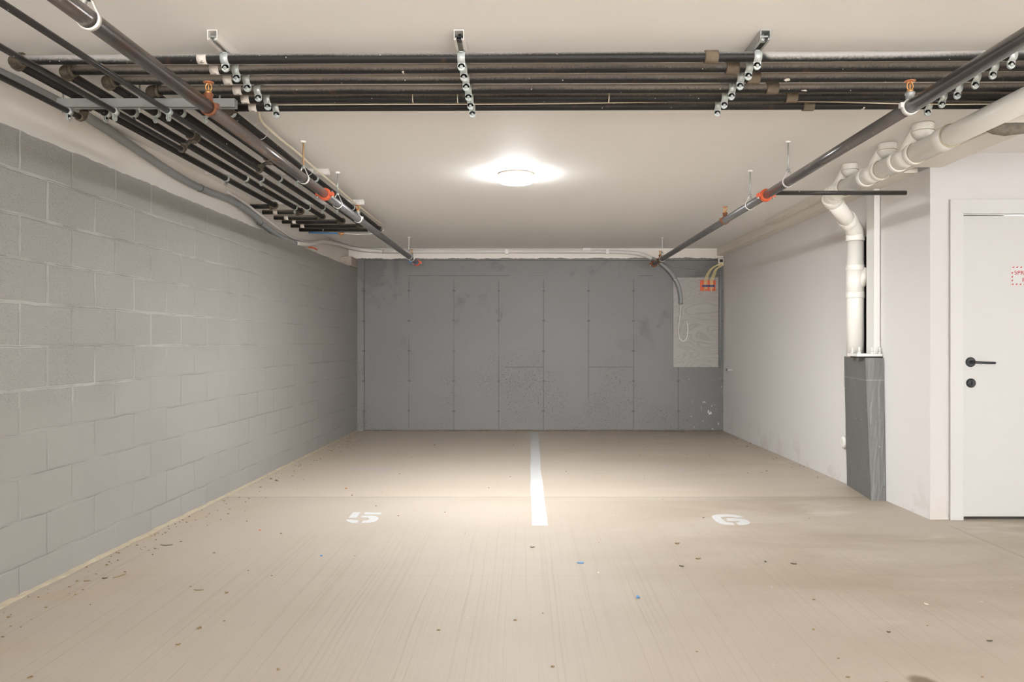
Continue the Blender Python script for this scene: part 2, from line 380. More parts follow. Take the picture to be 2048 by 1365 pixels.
def ringband(bm, c, axis, r0, r1, wd, seg=24, a0=0, a1=2*PI):
    """flat strap ring round an axis"""
    A = Vector(axis).normalized(); u = Vector((0, 0, 1)) if abs(A.z) < .9 else Vector((1, 0, 0))
    u = (u-A*u.dot(A)).normalized(); v = A.cross(u); c = Vector(c); full = abs(a1-a0-2*PI) < 1e-6
    n = seg if full else seg+1; q = []
    for i in range(n):
        t = a0+(a1-a0)*i/seg; d = u*math.cos(t)+v*math.sin(t)
        q.append([bm.verts.new(c+d*r+A*s) for r, s in ((r0, -wd/2), (r1, -wd/2), (r1, wd/2), (r0, wd/2))])
    for i in range(n if full else n-1):
        a, b = q[i], q[(i+1) % n]
        for k in range(4):
            f = bm.faces.new((a[k], a[(k+1) % 4], b[(k+1) % 4], b[k])); f.smooth = True
    if not full: bm.faces.new(q[0]); bm.faces.new(q[-1][::-1])
def arc(c, u, v, r, a0, a1, n=8):
    c, u, v = Vector(c), Vector(u), Vector(v)
    return [c+(u*math.cos(a0+(a1-a0)*i/n)+v*math.sin(a0+(a1-a0)*i/n))*r for i in range(n+1)]
def smooth_path(pts, n=6):
    """Catmull-Rom"""
    P = [Vector(p) for p in pts]; P = [2*P[0]-P[1]]+P+[2*P[-1]-P[-2]]; out = []
    for i in range(1, len(P)-2):
        for k in range(n):
            t = k/n; a, b, c, d = P[i-1], P[i], P[i+1], P[i+2]
            out.append(.5*((2*b)+(c-a)*t+(2*a-5*b+4*c-d)*t*t+(3*b-a-3*c+d)*t**3))
    out.append(P[-2]); return out
def obj(name, bm, m, parent=None, loc=None):
    """links ONE mesh object; with a parent it is a part (world coords are kept)"""
    bmesh.ops.recalc_face_normals(bm, faces=bm.faces[:])
    me = bpy.data.meshes.new(name); bm.to_mesh(me); bm.free(); me.materials.append(m)
    o = bpy.data.objects.new(name, me); COL.objects.link(o)
    if parent is not None:
        o.parent = parent
        root = parent; off = Vector()
        while root is not None: off += root.location; root = root.parent
        me.transform(Matrix.Translation(-off))
    return o
def bevel(o, w=.003, seg=2):
    md = o.modifiers.new('bevel', 'BEVEL'); md.width = w; md.segments = seg; md.limit_method = 'ANGLE'; md.angle_limit = .6
    return o
def thing(name, label, cat, loc=(0,0,0), group=None):
    o = bpy.data.objects.new(name, None); o.empty_display_size = .1; COL.objects.link(o); o.location = loc
    o['label'] = label; o['category'] = cat
    if group: o['group'] = group
    return o
def tag(o, label, cat, group=None, kind=None):
    o['label'] = label; o['category'] = cat
    if group: o['group'] = group
    if kind: o['kind'] = kind
    return o
def struct(name, bm, m, label=None):
    o = obj(name, bm, m); o['kind'] = 'structure'
    if label: o['label'] = label
    return o
def recentre(o, c):
    c = Vector(c); o.data.transform(Matrix.Translation(-c)); o.location = c; return o
def copy_tree(o, loc, label, group=None):
    r = o.copy(); COL.objects.link(r); r.location = loc; r['label'] = label
    if group: r['group'] = group
    for ch in list(o.children):
        c = ch.copy(); COL.objects.link(c); c.parent = r
        for g in ch.children:
            d = g.copy(); COL.objects.link(d); d.parent = c
    return r
def fl(px, py, z=0.0):
    """pixel of the photograph -> point on the floor"""
    Y = F*(CAMZ-z)/(py-686.5); return ((px-1050)*Y/F, Y, z)

# ------------------------------------------------------------ shell
XL = lambda y: -2.246+(y-10.33)*.0143*-1*-1 if False else -2.246-(10.33-y)*.0143   # face of the block wall
YB = 10.33; ZB = 2.17; YR = -6.0; XR = 5.2
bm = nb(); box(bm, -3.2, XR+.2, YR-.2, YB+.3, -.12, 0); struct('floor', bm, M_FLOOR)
bm = nb(); box(bm, -3.2, XR+.2, YR-.2, YB+.3, H, H+.15); struct('ceiling', bm, M_CEIL)
bm = nb(); prism(bm, [(XL(YR), YR), (XL(YB), YB), (XL(YB)-.2, YB), (XL(YR)-.2, YR)], 0, ZB-.02)
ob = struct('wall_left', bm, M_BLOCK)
# ragged top course edge of the block wall
bm = nb(); n = 260; prev = None
for i in range(n+1):
    y = 0.6+(YB-.62)*i/n if i < n else YB
    zt = ZB+random.uniform(-.003, .003)+.0015*math.sin(i*.35); x = XL(y)
    q = [bm.verts.new(v) for v in ((x, y, ZB-.02), (x+random.uniform(-.001, .0015), y, zt-.004), (x-.012, y, zt), (x-.118, y, ZB), (x-.118, y, ZB-.02))]
    if prev:
        for k in range(4): bm.faces.new((prev[k], prev[k+1], q[k+1], q[k]))
    prev = q
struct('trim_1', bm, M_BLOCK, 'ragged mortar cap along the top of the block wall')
XU = lambda y: XL(y)-.12
bm = nb(); prism(bm, [(XU(YR), YR), (XU(YB), YB), (XU(YB)-.2, YB), (XU(YR)-.2, YR)], ZB, H)
struct('wall_upper_left', bm, M_UP)
# back wall: dark lower part and painted upper band
bm = nb(); box(bm, -2.6, 2.95, YB, YB+.25, 0, 2.30)
struct('wall_back', bm, M_BACK)
bm = nb(); n = 240; prev = None
for i in range(n+1):
    x = -2.245+(2.655+2.245)*i/n
    slope = 2.312+.010*(x+2.2)/4.4
    zt = slope+random.uniform(-.004, .004)+.004*math.sin(i*.21)+.003*math.sin(i*.53)
    q = [bm.verts.new(v) for v in ((x, YB-.001, 2.285), (x, YB-.012, 2.295), (x, YB-.013, zt-.006), (x, YB-.003, zt), (x, YB+.02, zt))]
    if prev:
        for k in range(4): bm.faces.new((prev[k], prev[k+1], q[k+1], q[k]))
    prev = q
struct('trim_2', bm, M_BACK, 'uneven dark grey paint line along the top of the back wall')
bm = nb(); box(bm, -2.6, 2.95, YB+.002, YB+.25, 2.30, H); struct('wall_upper_back', bm, M_UP)
# shallow pilaster in the back left corner
bm = nb(); box(bm, -2.244, -2.15, YB-.035, YB, 0, 2.3); struct('trim_3', bm, M_BACK, 'shallow dark grey pilaster strip in the back left corner')
# exposed masonry at the end of the block wall top
bm = nb(); box(bm, -2.40, -2.244, YB-.38, YB-.001, ZB+.006, 2.305); bevel(struct('trim_4', bm, M_STUB, 'broken masonry stub on the end of the block wall'), .012, 3)
# right wall and the wall with the door
YD = 5.14; XC = 2.704
bm = nb(); prism(bm, [(2.66, YB), (XC, YD+.001), (XC+.02, YD+.001), (XC+.02, YD+.17), (3.3, YD+.17), (3.3, YB)], 0, 2.352); struct('wall_right', bm, M_WHITE)
bm = nb(); box(bm, 2.60, 3.3, YD+.16, YB, 2.352, H); struct('wall_upper_right', bm, M_UP)
bm = nb(); box(bm, 2.485, 2.60, 5.9, 8.0, 2.408, H); struct('trim_5', bm, M_UP, 'painted soffit strip under the ceiling beside the drain stack')
bm = nb(); box(bm, 2.575, 2.60, 4.28, YB, 2.353, H); box(bm, 2.60, 2.78, 4.28, YD-.001, 2.353, H)
struct('trim_6', bm, M_UP, 'painted beam under the ceiling along the right wall')
DX0, DX1, DZ = 2.920, 3.83, 2.036        # door leaf
bm = nb(); box(bm, XC, 2.86, YD, YD+.16, 0, 2.09); box(bm, DX1+.06, XR, YD, YD+.16, 0, 2.09); box(bm, XC, XR, YD, YD+.16, 2.09, H)
struct('wall_door', bm, M_WHITE_DIM)
bm = nb(); box(bm, XR, XR+.2, YR, YD+.16, 0, H); struct('wall_far_right', bm, M_WHITE)
bm = nb(); box(bm, -3.0, -1.9, YR-.2, YR, 0, H); box(bm, 4.7, XR+.2, YR-.2, YR, 0, H); box(bm, -1.9, 4.7, YR-.2, YR, 2.25, H); struct('wall_rear', bm, M_WHITE)  # opening put in the rear wall to let fill light in
# door
d = thing('door_1', 'white flush door with black lever handle in the wall at the right', 'door', (DX0, YD, 0)); d['kind'] = 'structure'
del d['category']
bm = nb(); box(bm, DX0+.003, DX1-.003, YD+.012, YD+.055, .018, DZ-.004); bevel(obj('door_leaf', bm, M_DOOR, d), .002)
bm = nb(); box(bm, 2.862, DX0-.0, YD+.001, YD+.15, 0, DZ); box(bm, DX1, DX1+.058, YD+.001, YD+.15, 0, DZ); box(bm, 2.862, DX1+.058, YD+.001, YD+.15, DZ, 2.088)
obj('door_jamb', bm, M_TRIMW, d)
cs = nb(); T = 2.136
for pts in ([(2.828, 0), (DX0-.004, 0), (DX0-.004, DZ+.006), (2.828, T)], [(2.828, T), (DX0-.004, DZ+.006), (DX1+.004, DZ+.006), (DX1+.096, T)], [(DX1+.004, 0), (DX1+.096, 0), (DX1+.096, T), (DX1+.004, DZ+.006)]):
    a = [cs.verts.new((p[0], YD-.022, p[1])) for p in pts]; b = [cs.verts.new((p[0], YD, p[1])) for p in pts]
    cs.faces.new(a); cs.faces.new(b[::-1])
    for i in range(4): cs.faces.new((a[i], b[i], b[(i+1) % 4], a[(i+1) % 4]))
bevel(obj('door_casing', cs, M_TRIMW, d), .0015)
bm = nb(); box(bm, DX0, DX1, YD+.02, YD+.05, 0.001, .017); obj('door_gap_shade', bm, M_DARK, d)  # dark strip under the leaf standing for the shade in the gap
hx, hz = 2.980, 1.052; yf = YD+.012
bm = nb(); tube(bm, [(hx, yf, hz), (hx, yf-.006, hz), (hx, yf-.010, hz)], [.033, .033, .029], 28)
tube(bm, [(hx, yf-.009, hz), (hx, yf-.045, hz)], .011, 16)
tube(bm, smooth_path([(hx-.002, yf-.047, hz), (hx+.03, yf-.051, hz-.001), (hx+.07, yf-.053, hz-.003), (hx+.135, yf-.053, hz-.005)]), .0085, 14)
obj('door_handle', bm, M_BLACK, d)
kx, kz = 2.981, .912
bm = nb(); tube(bm, [(kx, yf, kz), (kx, yf-.012, kz), (kx, yf-.018, kz)], [.030, .030, .022], 28); box(bm, kx-.003, kx+.003, yf-.026, yf-.017, kz-.012, kz+.012)
obj('deadbolt', bm, M_BLACK, d)
# sign
sg = thing('door_sign', 'small white sign with red dashed border and red capitals on door', 'sign', (3.38, yf-.001, 1.61))
sx0, sx1, sz0, sz1 = 3.250, 3.545, 1.566, 1.694
bm = nb(); box(bm, sx0, sx1, yf-.0015, yf-.0002, sz0, sz1); y0 = yf-.0022; nf_ = len(bm.faces)
def dash(cx, cz, w=.017, h=.009):
    a = [bm.verts.new(v) for v in ((cx-w/2, y0, cz-h/2), (cx+w*.15, y0, cz-h/2), (cx+w/2, y0, cz+h/2), (cx-w*.15, y0, cz+h/2))]; bm.faces.new(a)
k = 0; x = sx0+.012
while x < sx1-.008: dash(x+.004, sz1-.007); dash(x, sz0+.007); x += .0262
for z in (sz0+.032, sz0+.057, sz0+.083): dash(sx0+.009, z, .013, .012); dash(sx1-.009, z, .013, .012)
sf_ = obj('sign_face', bm, M_SIGN, sg); sf_.data.materials.append(M_RED)
for k, pl in enumerate(sf_.data.polygons): pl.material_index = 1 if k >= nf_ else 0
def text_part(body, cx, cz, size, parent):
    cu = bpy.data.curves.new('txt', 'FONT'); cu.body = body; cu.size = size; cu.align_x = 'LEFT'; cu.extrude = .0004; cu.offset = .0003; cu.space_character = 1.12
    o = bpy.data.objects.new('txt', cu); COL.objects.link(o)
    dg = bpy.context.evaluated_depsgraph_get(); me = bpy.data.meshes.new_from_object(o.evaluated_get(dg)); bpy.data.objects.remove(o)
    me.transform(Matrix.Translation((cx, y0, cz)) @ Matrix.Rotation(PI/2, 4, 'X')); me.transform(Matrix.Translation(-parent.location))
    me.materials.clear(); me.materials.append(M_RED)
    q = bpy.data.objects.new('sign_lettering', me); COL.objects.link(q); q.parent = parent
text_part('SPRINKLER', 3.273, 1.638, .038, sg); text_part('ROOM', 3.325, 1.589, .038, sg)

# ------------------------------------------------------------ grout along the wall feet, trims of dirt
bm = nb(); prev = None; n = 200
for i in range(n+1):
    y = .8+(YB-.85)*i/n; x = XL(y); wd = .015+.008*math.sin(i*.7)*random.random()+random.uniform(0, .008)
    q = [bm.verts.new(v) for v in ((x+.0005, y, .012+random.uniform(0, .006)), (x+wd*.6, y, .008), (x+wd, y, .0008))]
    if prev:
        for k in range(2): bm.faces.new((prev[k], prev[k+1], q[k+1], q[k]))
    prev = q
struct('baseboard_left', bm, M_GROUT, 'ragged yellowed grout bead at the foot of the block wall')
bm = nb(); prev = None; n = 120
for i in range(n+1):
    x = -2.14+4.79*i/n; wd = random.uniform(.006, .022)
    q = [bm.verts.new(v) for v in ((x, YB-.0005, .012+random.uniform(0, .008)), (x, YB-wd, .0008))]
    if prev: bm.faces.new((prev[0], prev[1], q[1], q[0]))
    prev = q
struct('baseboard_back', bm, simple('dark_debris', (.15, .12, .09), .9, 0, .4, 40), 'rough debris line at the foot of the back wall')

# ------------------------------------------------------------ floor markings
bm = nb()
L = [(.075, 10.16), (.068, 9.3), (.062, 8.4), (.055, 7.6), (.049, 7.23), (.052, 6.7), (.043, 6.3), (.044, 5.89), (.046, 5.4), (.045, 4.97)]
R_ = [(.1485, 4.97), (.147, 5.4), (.145, 5.89), (.150, 6.4), (.1455, 7.23), (.158, 8.0), (.166, 9.0), (.178, 10.16)]
def wig(pts):
    out = []
    for a, b in zip(pts, pts[1:]):
        for k in range(5):
            t = k/5; out.append((a[0]+(b[0]-a[0])*t+random.uniform(-.0015, .0015), a[1]+(b[1]-a[1])*t))
    return out+[pts[-1]]
prism(bm, (wig(L)+wig(R_))[::-1], .0002, .0016)
tag(recentre(obj('parking_line', bm, M_PAINT), (.1, 7.5, 0)), 'long white painted line between parking spaces 5 and 6', 'parking line')
def digit(name, polys, o, label):
    bm = nb()
    for pl in polys:
        pts = [fl(o[0]+x/17.07, o[1]+y/17.07)[:2] for x, y in pl]
        prism(bm, pts, .0002, .0016)
    ob = obj(name, bm, M_PAINT); c = fl(o[0]+50, o[1]+22); recentre(ob, c); tag(ob, label, 'painted number', 'stencilled parking numbers')
digit('parking_number', [[(450,268),(700,268),(560,455),(290,455)], [(850,270),(1420,285),(1395,340),(815,340)],
  [(760,388),(1060,380),(1230,400),(1320,455),(1290,530),(1180,590),(1000,620),(730,628),(790,548),(930,540),(1010,495),(950,450),(690,440)],
  [(230,515),(380,515),(560,540),(640,550),(600,628),(420,632),(290,600),(200,550)]], (680, 1010), 'white stencilled number 5 painted on the floor of the left space')
digit('parking_number', [[(1475,350),(1340,300),(1150,262),(900,252),(620,258),(450,285),(390,330),(450,410),(560,510),(720,580),(920,608),(1185,612),(1110,540),(900,525),(800,450),(700,360),(780,335),(960,325),(1120,335),(1240,360)],
  [(890,395),(1100,388),(1350,400),(1540,430),(1660,480),(1715,540),(1640,590),(1500,615),(1320,615),(1235,540),(1340,525),(1370,490),(1240,465),(950,465)]], (1400, 1015), 'white stencilled number 6 painted on the floor of the right space')

# ------------------------------------------------------------ ceiling lamp and four added fill lamps
def lamp(x, y, k, kw, label, r=.137):
    t = thing('ceiling_lamp', label, 'ceiling light', (x, y, H), 'round flush ceiling lamps')
    bm = nb(); tube(bm, [(x, y, H-.0005), (x, y, H-.012), (x, y, H-.024), (x, y, H-.030)], [r*.97, r, r, r*.93], 64)
    obj('lamp_base', bm, simple('warm_white_lamp_rim', (.76, .66, .60), .4) if 'warm_white_lamp_rim' not in MATS else MATS['warm_white_lamp_rim'], t)
    bm = nb(); pr = [(r*.92, H-.0295), (r*.975, H-.036), (r*.985, H-.046), (r*.95, H-.058), (r*.84, H-.068), (r*.6, H-.075), (r*.3, H-.078), (.004, H-.079)]
    tube(bm, [(x, y, z) for _, z in pr], [q for q, _ in pr], 64); obj('lamp_diffuser', bm, m_lampglow(LAMP*k), t)
    ld = bpy.data.lights.new('lamp_light', 'AREA'); ld.shape = 'DISK'; ld.size = r*1.8; ld.energy = LAMPW*kw; ld.color = LCOL
    lo = bpy.data.objects.new('lamp_light', ld); COL.objects.link(lo); lo.parent = t; lo.location = (0, 0, -.0805)
labs = ['lit round flush ceiling lamp over the two parking spaces', 'added round fill lamp behind the camera, nearest on the left', 'added round fill lamp behind the camera, nearest on the right',
        'added round fill lamp at the rear, on the left', 'added round fill lamp at the rear, on the right']
for (x, y, k, kw), l in zip(LAMPS, labs): lamp(x, y, k, kw, l)

# ------------------------------------------------------------ six black pipes
ZP = 2.384; RP = .0208
YP = [3.247, 3.373, 3.504, 3.648, 3.782, 3.916]
XP = [-2.187, -2.045, -1.930, -1.797, -1.668, -1.535]
YE = [6.78, 7.08, 7.39, 7.63, 7.90, 8.18]
SK = -.011                                  # the sideways runs are very slightly skewed
yp = lambda i, x: YP[i]+SK*x
ordn = ['first', 'second', 'third', 'fourth', 'fifth', 'sixth']
desc = ['nearest the camera, topmost in the photo', 'second nearest the camera', 'third nearest the camera', 'fourth from the camera', 'fifth from the camera', 'farthest from the camera, lowest in the photo']
CX = [1421, 1463, 1505, 1542, 1580, 1614]; CY = [113, 135, 155, 180, 195, 211]
TX = [403, 428, 455, 474, 490, 505]
TL = [0, 612, 668, 710, 750, 740]
for i in range(6):
    x0, y1 = XP[i], YE[i]; ya = yp(i, x0)
    t = thing('black_pipe', 'cornering black steel pipe under the ceiling, ' + desc[i], 'pipe', (0, YP[i], ZP), 'six black steel pipes under the ceiling')
    bm = nb(); xe = 3.05
    nseg = 30; bow = [0, 0, 0, 0, .004, -.012][i]
    tube(bm, [(x0+.045+(xe-x0-.045)*k/nseg, yp(i, x0+.045+(xe-x0-.045)*k/nseg), ZP) for k in range(nseg+1)], RP, 20)
    obj('pipe_run', bm, M_PIPEH if i == 0 else (M_PIPE if i < 4 else M_PIPEL), t)
    bm = nb(); tube(bm, [(x0, ya+.045, ZP), (x0, y1-.045, ZP)], RP, 20); obj('pipe_run', bm, M_PIPEL, t)
    xw = XU(y1)
    bm = nb(); tube(bm, [(x0-.045, y1, ZP), (xw+.001, y1+.0, ZP)], RP, 20); obj('pipe_stub', bm, M_PIPEL, t)
    # elbows
    for c, u, v in (((x0+.045, ya+.045, ZP), (-1, 0, 0), (0, -1, 0)), ((x0-.045, y1-.045, ZP), (1, 0, 0), (0, 1, 0))):
        pts = arc(c, u, v, .045, 0, PI/2, 7); bm = nb(); tube(bm, pts, .0265, 20)
        a, b = pts[0], pts[-1]
        da = (pts[0]-pts[1]).normalized(); db = (pts[-1]-pts[-2]).normalized()
        tube(bm, [a-da*.004, a+da*.014], .0295, 20); tube(bm, [b-db*.004, b+db*.014], .0295, 20)
        obj('elbow', bm, M_ELB, t)
    # coupling
    px = (CX[i]-1050)*YP[i]/F; w2 = .028; bm = nb()
    tube(bm, [(px-w2, yp(i, px), ZP), (px-w2, yp(i, px), ZP), (px-w2+.006, yp(i, px), ZP), (px+w2-.006, yp(i, px), ZP), (px+w2, yp(i, px), ZP)][1:], [.0265, .0275, .0275, .0262], 22)
    obj('coupling', bm, M_COUP, t)
    # paper tag with an ink digit
    def papertag(px, py, ax, i=i, t=t):
        bm = nb()
        if ax == 'x':
            A = (1, SK, 0); cc = (px, py, ZP); ringband(bm, cc, A, RP+.0006, RP+.0013, .040, 14, PI*.30, PI*1.12)
        else:
            A = (0, 1, 0); cc = (px, py, ZP); ringband(bm, cc, A, RP+.0006, RP+.0013, .03, 12, PI*.5, PI*1.5)
        tg = obj('paper_tag', bm, M_PAPER, t); return tg
    px = (TX[i]-1050)*YP[i]/F; tg = papertag(px, yp(i, px), 'x')
    bm = nb(); yy = yp(i, px)
    def onp(u, a):       # u along the pipe, a from the bottom towards the camera
        return Vector((px+u, yy-math.sin(a)*(RP+.0016), ZP-math.cos(a)*(RP+.0016)))
    if i == 0: st_ = [(.006, .95), (-.002, .80), (-.006, .55), (-.001, .35), (.006, .42), (.005, .60), (-.002, .62)]
    else: st_ = [(-.006, .20+.05*i), (.0, .30), (.006, .18), (.004, .45)]
    tube(bm, [onp(*q) for q in st_], .0010, 6)
    obj('ink_mark', bm, M_INK, tg)
    if TL[i]:
        X_ = (TL[i]-1050)/F*(y1); papertag(max(X_, xw+.06) if X_ < x0-.09 else xw+.12, y1, 'x')
    if i == 2 or i == 0:                     # tees with short drops to the small pipes
        pass

# strut clamps: axis along x (for sideways runs) and along y
def make_clamp(axis, r, name='strut_clamp'):
    t = thing(name, 'x', 'pipe clamp', (0, 0, 0))
    w_ = .032; A = (1, 0, 0) if axis == 'x' else (0, 1, 0)
    bm = nb(); ringband(bm, (0, 0, 0), A, r+.0004, r+.0030, w_, 26)
    def bx(a0, a1, b0, b1, z0, z1):
        if axis == 'x': box(bm, a0, a1, b0, b1, z0, z1)
        else: box(bm, b0, b1, a0, a1, z0, z1)
    # lug below with rounded end; ears up to the strut
    bx(-w_/2, w_/2, -.0045, -.0018, -r-.020, -r-.001); bx(-w_/2, w_/2, .0018, .0045, -r-.020, -r-.001)
    c0 = (0, -.0045, -r-.020); c1 = (0, -.0018, -r-.020)
    for s in (-1, 1):
        a = Vector((0, s*.0018, -r-.019)); b = Vector((0, s*.0045, -r-.019))
        if axis == 'y': a, b = Vector((a.y, 0, a.z)), Vector((b.y, 0, b.z))
        tube(bm, [a, b], w_/2*.98, 20)
    bx(-w_/2*.6, w_/2*.6, -.009, -.0065, r-.003, r+.005); bx(-w_/2*.6, w_/2*.6, .0065, .009, r-.003, r+.005)
    obj('clamp_band', bm, M_ZINC, t)
    bm = nb(); z = -r-.019
    if axis == 'x': tube(bm, [(0, -.011, z), (0, -.0095, z), (0, .012, z)], [.0055, .0075, .0045], 12)
    else: tube(bm, [(-.011, 0, z), (-.0095, 0, z), (.012, 0, z)], [.0055, .0075, .0045], 12)
    obj('bolt', bm, M_GALV, t)
    return t
cx0 = make_clamp('x', RP); cy0 = make_clamp('y', RP); cs0 = make_clamp('y', .0133)
usedx = usedy = useds = False
def place(proto, flag, loc, label, group):
    if not flag:
        proto.location = loc; proto['label'] = label; proto['group'] = group
    else: copy_tree(proto, loc, label, group)
    return True
# struts on the ceiling
def strut(x0, x1, y0, y1, z0, z1, label, m, name='strut_channel', group='steel strut channels', slot='down', rods=()):
    """C-channel, long axis is the longer side; opening downwards"""
    t = thing(name, label, 'strut channel', ((x0+x1)/2, (y0+y1)/2, z1), group)
    bm = nb(); th = .003; lip = .0095
    if (x1-x0) > (y1-y0):
        box(bm, x0, x1, y0, y1, z1-th, z1); box(bm, x0, x1, y0, y0+th, z0, z1-th); box(bm, x0, x1, y1-th, y1, z0, z1-th)
        box(bm, x0, x1, y0+th, y0+lip, z0, z0+th); box(bm, x0, x1, y1-lip, y1-th, z0, z0+th)
        box(bm, x0, x1, y0+lip-th, y0+lip, z0+th, z0+.008); box(bm, x0, x1, y1-lip, y1-lip+th, z0+th, z0+.008)
    else:
        box(bm, x0, x1, y0, y1, z1-th, z1); box(bm, x0, x0+th, y0, y1, z0, z1-th); box(bm, x1-th, x1, y0, y1, z0, z1-th)
        box(bm, x0+th, x0+lip, y0, y1, z0, z0+th); box(bm, x1-lip, x1-th, y0, y1, z0, z0+th)
        box(bm, x0+lip-th, x0+lip, y0, y1, z0+th, z0+.008); box(bm, x1-lip, x1-lip+th, y0, y1, z0+th, z0+.008)
    obj('channel', bm, m, t)
    return t
ZS = H-.041
SX = [(-1.268, 'leftmost strut'), (-.268, 'middle strut'), (.975, 'right-hand strut'), (2.035, 'strut by the white drain')]
sl = ['oversprayed strut channel on the ceiling crossing the pipes at the left', 'strut channel on the ceiling left of centre with a black nut in its end',
      'strut channel on the ceiling crossing the pipes right of centre', 'strut channel on the ceiling above the pipes beside the white drain pipe']
for k, (sx, nm) in enumerate(SX):
    t = strut(sx-.0205, sx+.0205, 3.12, 4.02, ZS, H-.0005, sl[k], M_WSTRUT if k == 0 else (M_GALV if k != 1 else M_WSTRUT), group='ceiling struts across the six pipes')
    bm = nb(); tube(bm, [(sx, 3.16, H-.004), (sx, 3.16, ZS+.012)], [.006, .006], 10); tube(bm, [(sx, 3.16, ZS+.018), (sx, 3.16, ZS+.006)], [.012, .012], 6)
    box(bm, sx-.016, sx+.016, 3.14, 3.18, ZS+.018, ZS+.024)
    obj('anchor_bolt', bm, M_BLACK if k == 1 else M_GALV, t)
    for i in range(6):
        usedx = place(cx0, usedx, (sx, yp(i, sx), ZP), f'zinc clamp holding the {ordn[i]} pipe from the camera at the {nm}', 'zinc strut clamps on the sideways pipes')
SY = [(4.02, 'near'), (5.63, 'middle'), (6.84, 'far')]
sn = ['strut channel on the ceiling over the near end of the left pipe bundle', 'strut channel on the ceiling over the middle of the left pipe bundle', 'white strut channel on the ceiling over the far end of the left pipe bundle']
for k, (sy, nm) in enumerate(SY):
    strut(-2.33, -1.43, sy-.0205, sy+.0205, ZS, H-.0005, sn[k], [M_GALVD, M_WSTRUT, M_WSTRUT][k], group='ceiling struts across the left pipe bundle')
    for i in range(6):
        if YE[i]-.06 < sy: continue
        usedy = place(cy0, usedy, (XP[i], sy, ZP), f'zinc clamp at the {nm} strut holding the {ordn[i]} pipe from the left wall', 'zinc strut clamps on the left pipe bundle')
# hung trapeze strut for the three small pipes
ZT0, ZT1, YT = 2.316, 2.357, 3.72
tz = strut(-2.25, -1.396, YT-.0205, YT+.0205, ZT0, ZT1, 'long grey hung strut channel below the left pipe bundle', M_GALVD, name='trapeze_strut', group=None)
for x in (-2.232, -1.862, -1.475):
    yr = YT if x != -1.475 else YT
    # rods sit between the pipes
    bm = nb(); tube(bm, [(x, yr+.055*0, ZT0-.022), (x, yr, H-.001)], .0048, 10); tube(bm, [(x, yr, ZT0-.010), (x, yr, ZT0-.001)], .0095, 6)
    obj('threaded_rod', bm, M_GALV, tz)
# small pipes under the trapeze
ZSm = 2.2995; RS = .0133
SM = [(-2.205, 3.85, 'small black pipe nearest the left wall, hung under the strut', True), (-1.982, 4.48, 'small black pipe in the middle of three, hung under the strut', True), (-1.722, 5.02, 'longest small black pipe of three, hung under the strut', True)]
for k, (x, ye, lb, _) in enumerate(SM):
    t = thing('small_black_pipe', lb, 'pipe', (x, 3, ZSm), 'small black pipes under the strut')
    bm = nb(); tube(bm, [(x, 1.2, ZSm), (x, ye-.03, ZSm)], RS, 16); obj('pipe_run', bm, M_SMALL, t)
    tgt = ZP-.030 if k else ZP-.012
    # elbow up, nipple and the tee on the big pipe (or into the stub bracket)
    bm = nb(); pts = arc((x, ye-.03, ZSm+.03), (0, 0, -1), (0, 1, 0), .03, 0, PI/2, 6); tube(bm, pts, .0175, 16)
    tube(bm, [(x, ye-.045, ZSm), (x, ye-.028, ZSm)], .0205, 16); tube(bm, [(x, ye, ZSm+.028), (x, ye, ZSm+.042)], .0205, 16)
    obj('elbow', bm, M_ELB, t)
    bm = nb(); nx = min(XP, key=lambda q: abs(q-x))
    tube(bm, [(x, ye, ZSm+.03), (x+(nx-x)*.5, ye, ZSm+.05), (nx, ye, ZP-RP)], .0125, 14); obj('riser', bm, M_SMALL, t)
    bm = nb(); tube(bm, [(nx, ye-.036, ZP), (nx, ye+.036, ZP)], .0262, 18); tube(bm, [(nx, ye-.040, ZP), (nx, ye-.026, ZP)], .029, 18); tube(bm, [(nx, ye+.026, ZP), (nx, ye+.040, ZP)], .029, 18)
    tube(bm, [(nx, ye, ZP-.022), (nx, ye, ZP-.040)], .019, 14); obj('tee', bm, M_ELB, t)
    useds = place(cs0, useds, (x, YT, ZSm), ['small zinc clamp under the hung strut, on the pipe nearest the left wall', 'small zinc clamp under the hung strut, on the middle small pipe', 'small zinc clamp under the hung strut, on the right small pipe'][k], 'small zinc clamps under the hung strut')

# ------------------------------------------------------------ sprinkler mains
def sprinkler_head(x, y, z, parent, rust):
    """upright head on a short outlet"""
    h = None
    bm = nb(); tube(bm, [(x, y, z+.020), (x, y, z+.050), (x, y, z+.054), (x, y, z+.062)], [.019, .017, .021, .021], 16)
    out = obj('sprinkler_outlet', bm, M_RUSTFIT if rust else M_GALV, parent)
    bm = nb(); tube(bm, [(x, y, z+.060), (x, y, z+.074), (x, y, z+.076)], [.013, .013, .010], 12)
    for s in (-1, 1):
        tube(bm, smooth_path([(x+s*.006, y, z+.074), (x+s*.013, y, z+.086), (x+s*.011, y, z+.100), (x+s*.003, y, z+.110)], 4), .0028, 8)
    tube(bm, [(x, y, z+.074), (x, y, z+.112)], .0028, 8)
    hd = obj('sprinkler_head', bm, M_BRASS, out)
    bm = nb(); tube(bm, [(x, y, z+.110), (x, y, z+.112), (x, y, z+.1135)], [.022, .024, .006], 20)
    obj('deflector', bm, M_COPPER, out)
    bm = nb(); ringband(bm, (x, y, z), (0, 1, 0), .0302, .0345, .026, 26); box(bm, x+.026, x+.044, y-.011, y+.011, z-.004, z+.018); box(bm, x-.044, x-.026, y-.011, y+.011, z-.004, z+.018)
    obj('outlet_strap', bm, M_RUSTFIT if rust else M_CWHITE, parent)
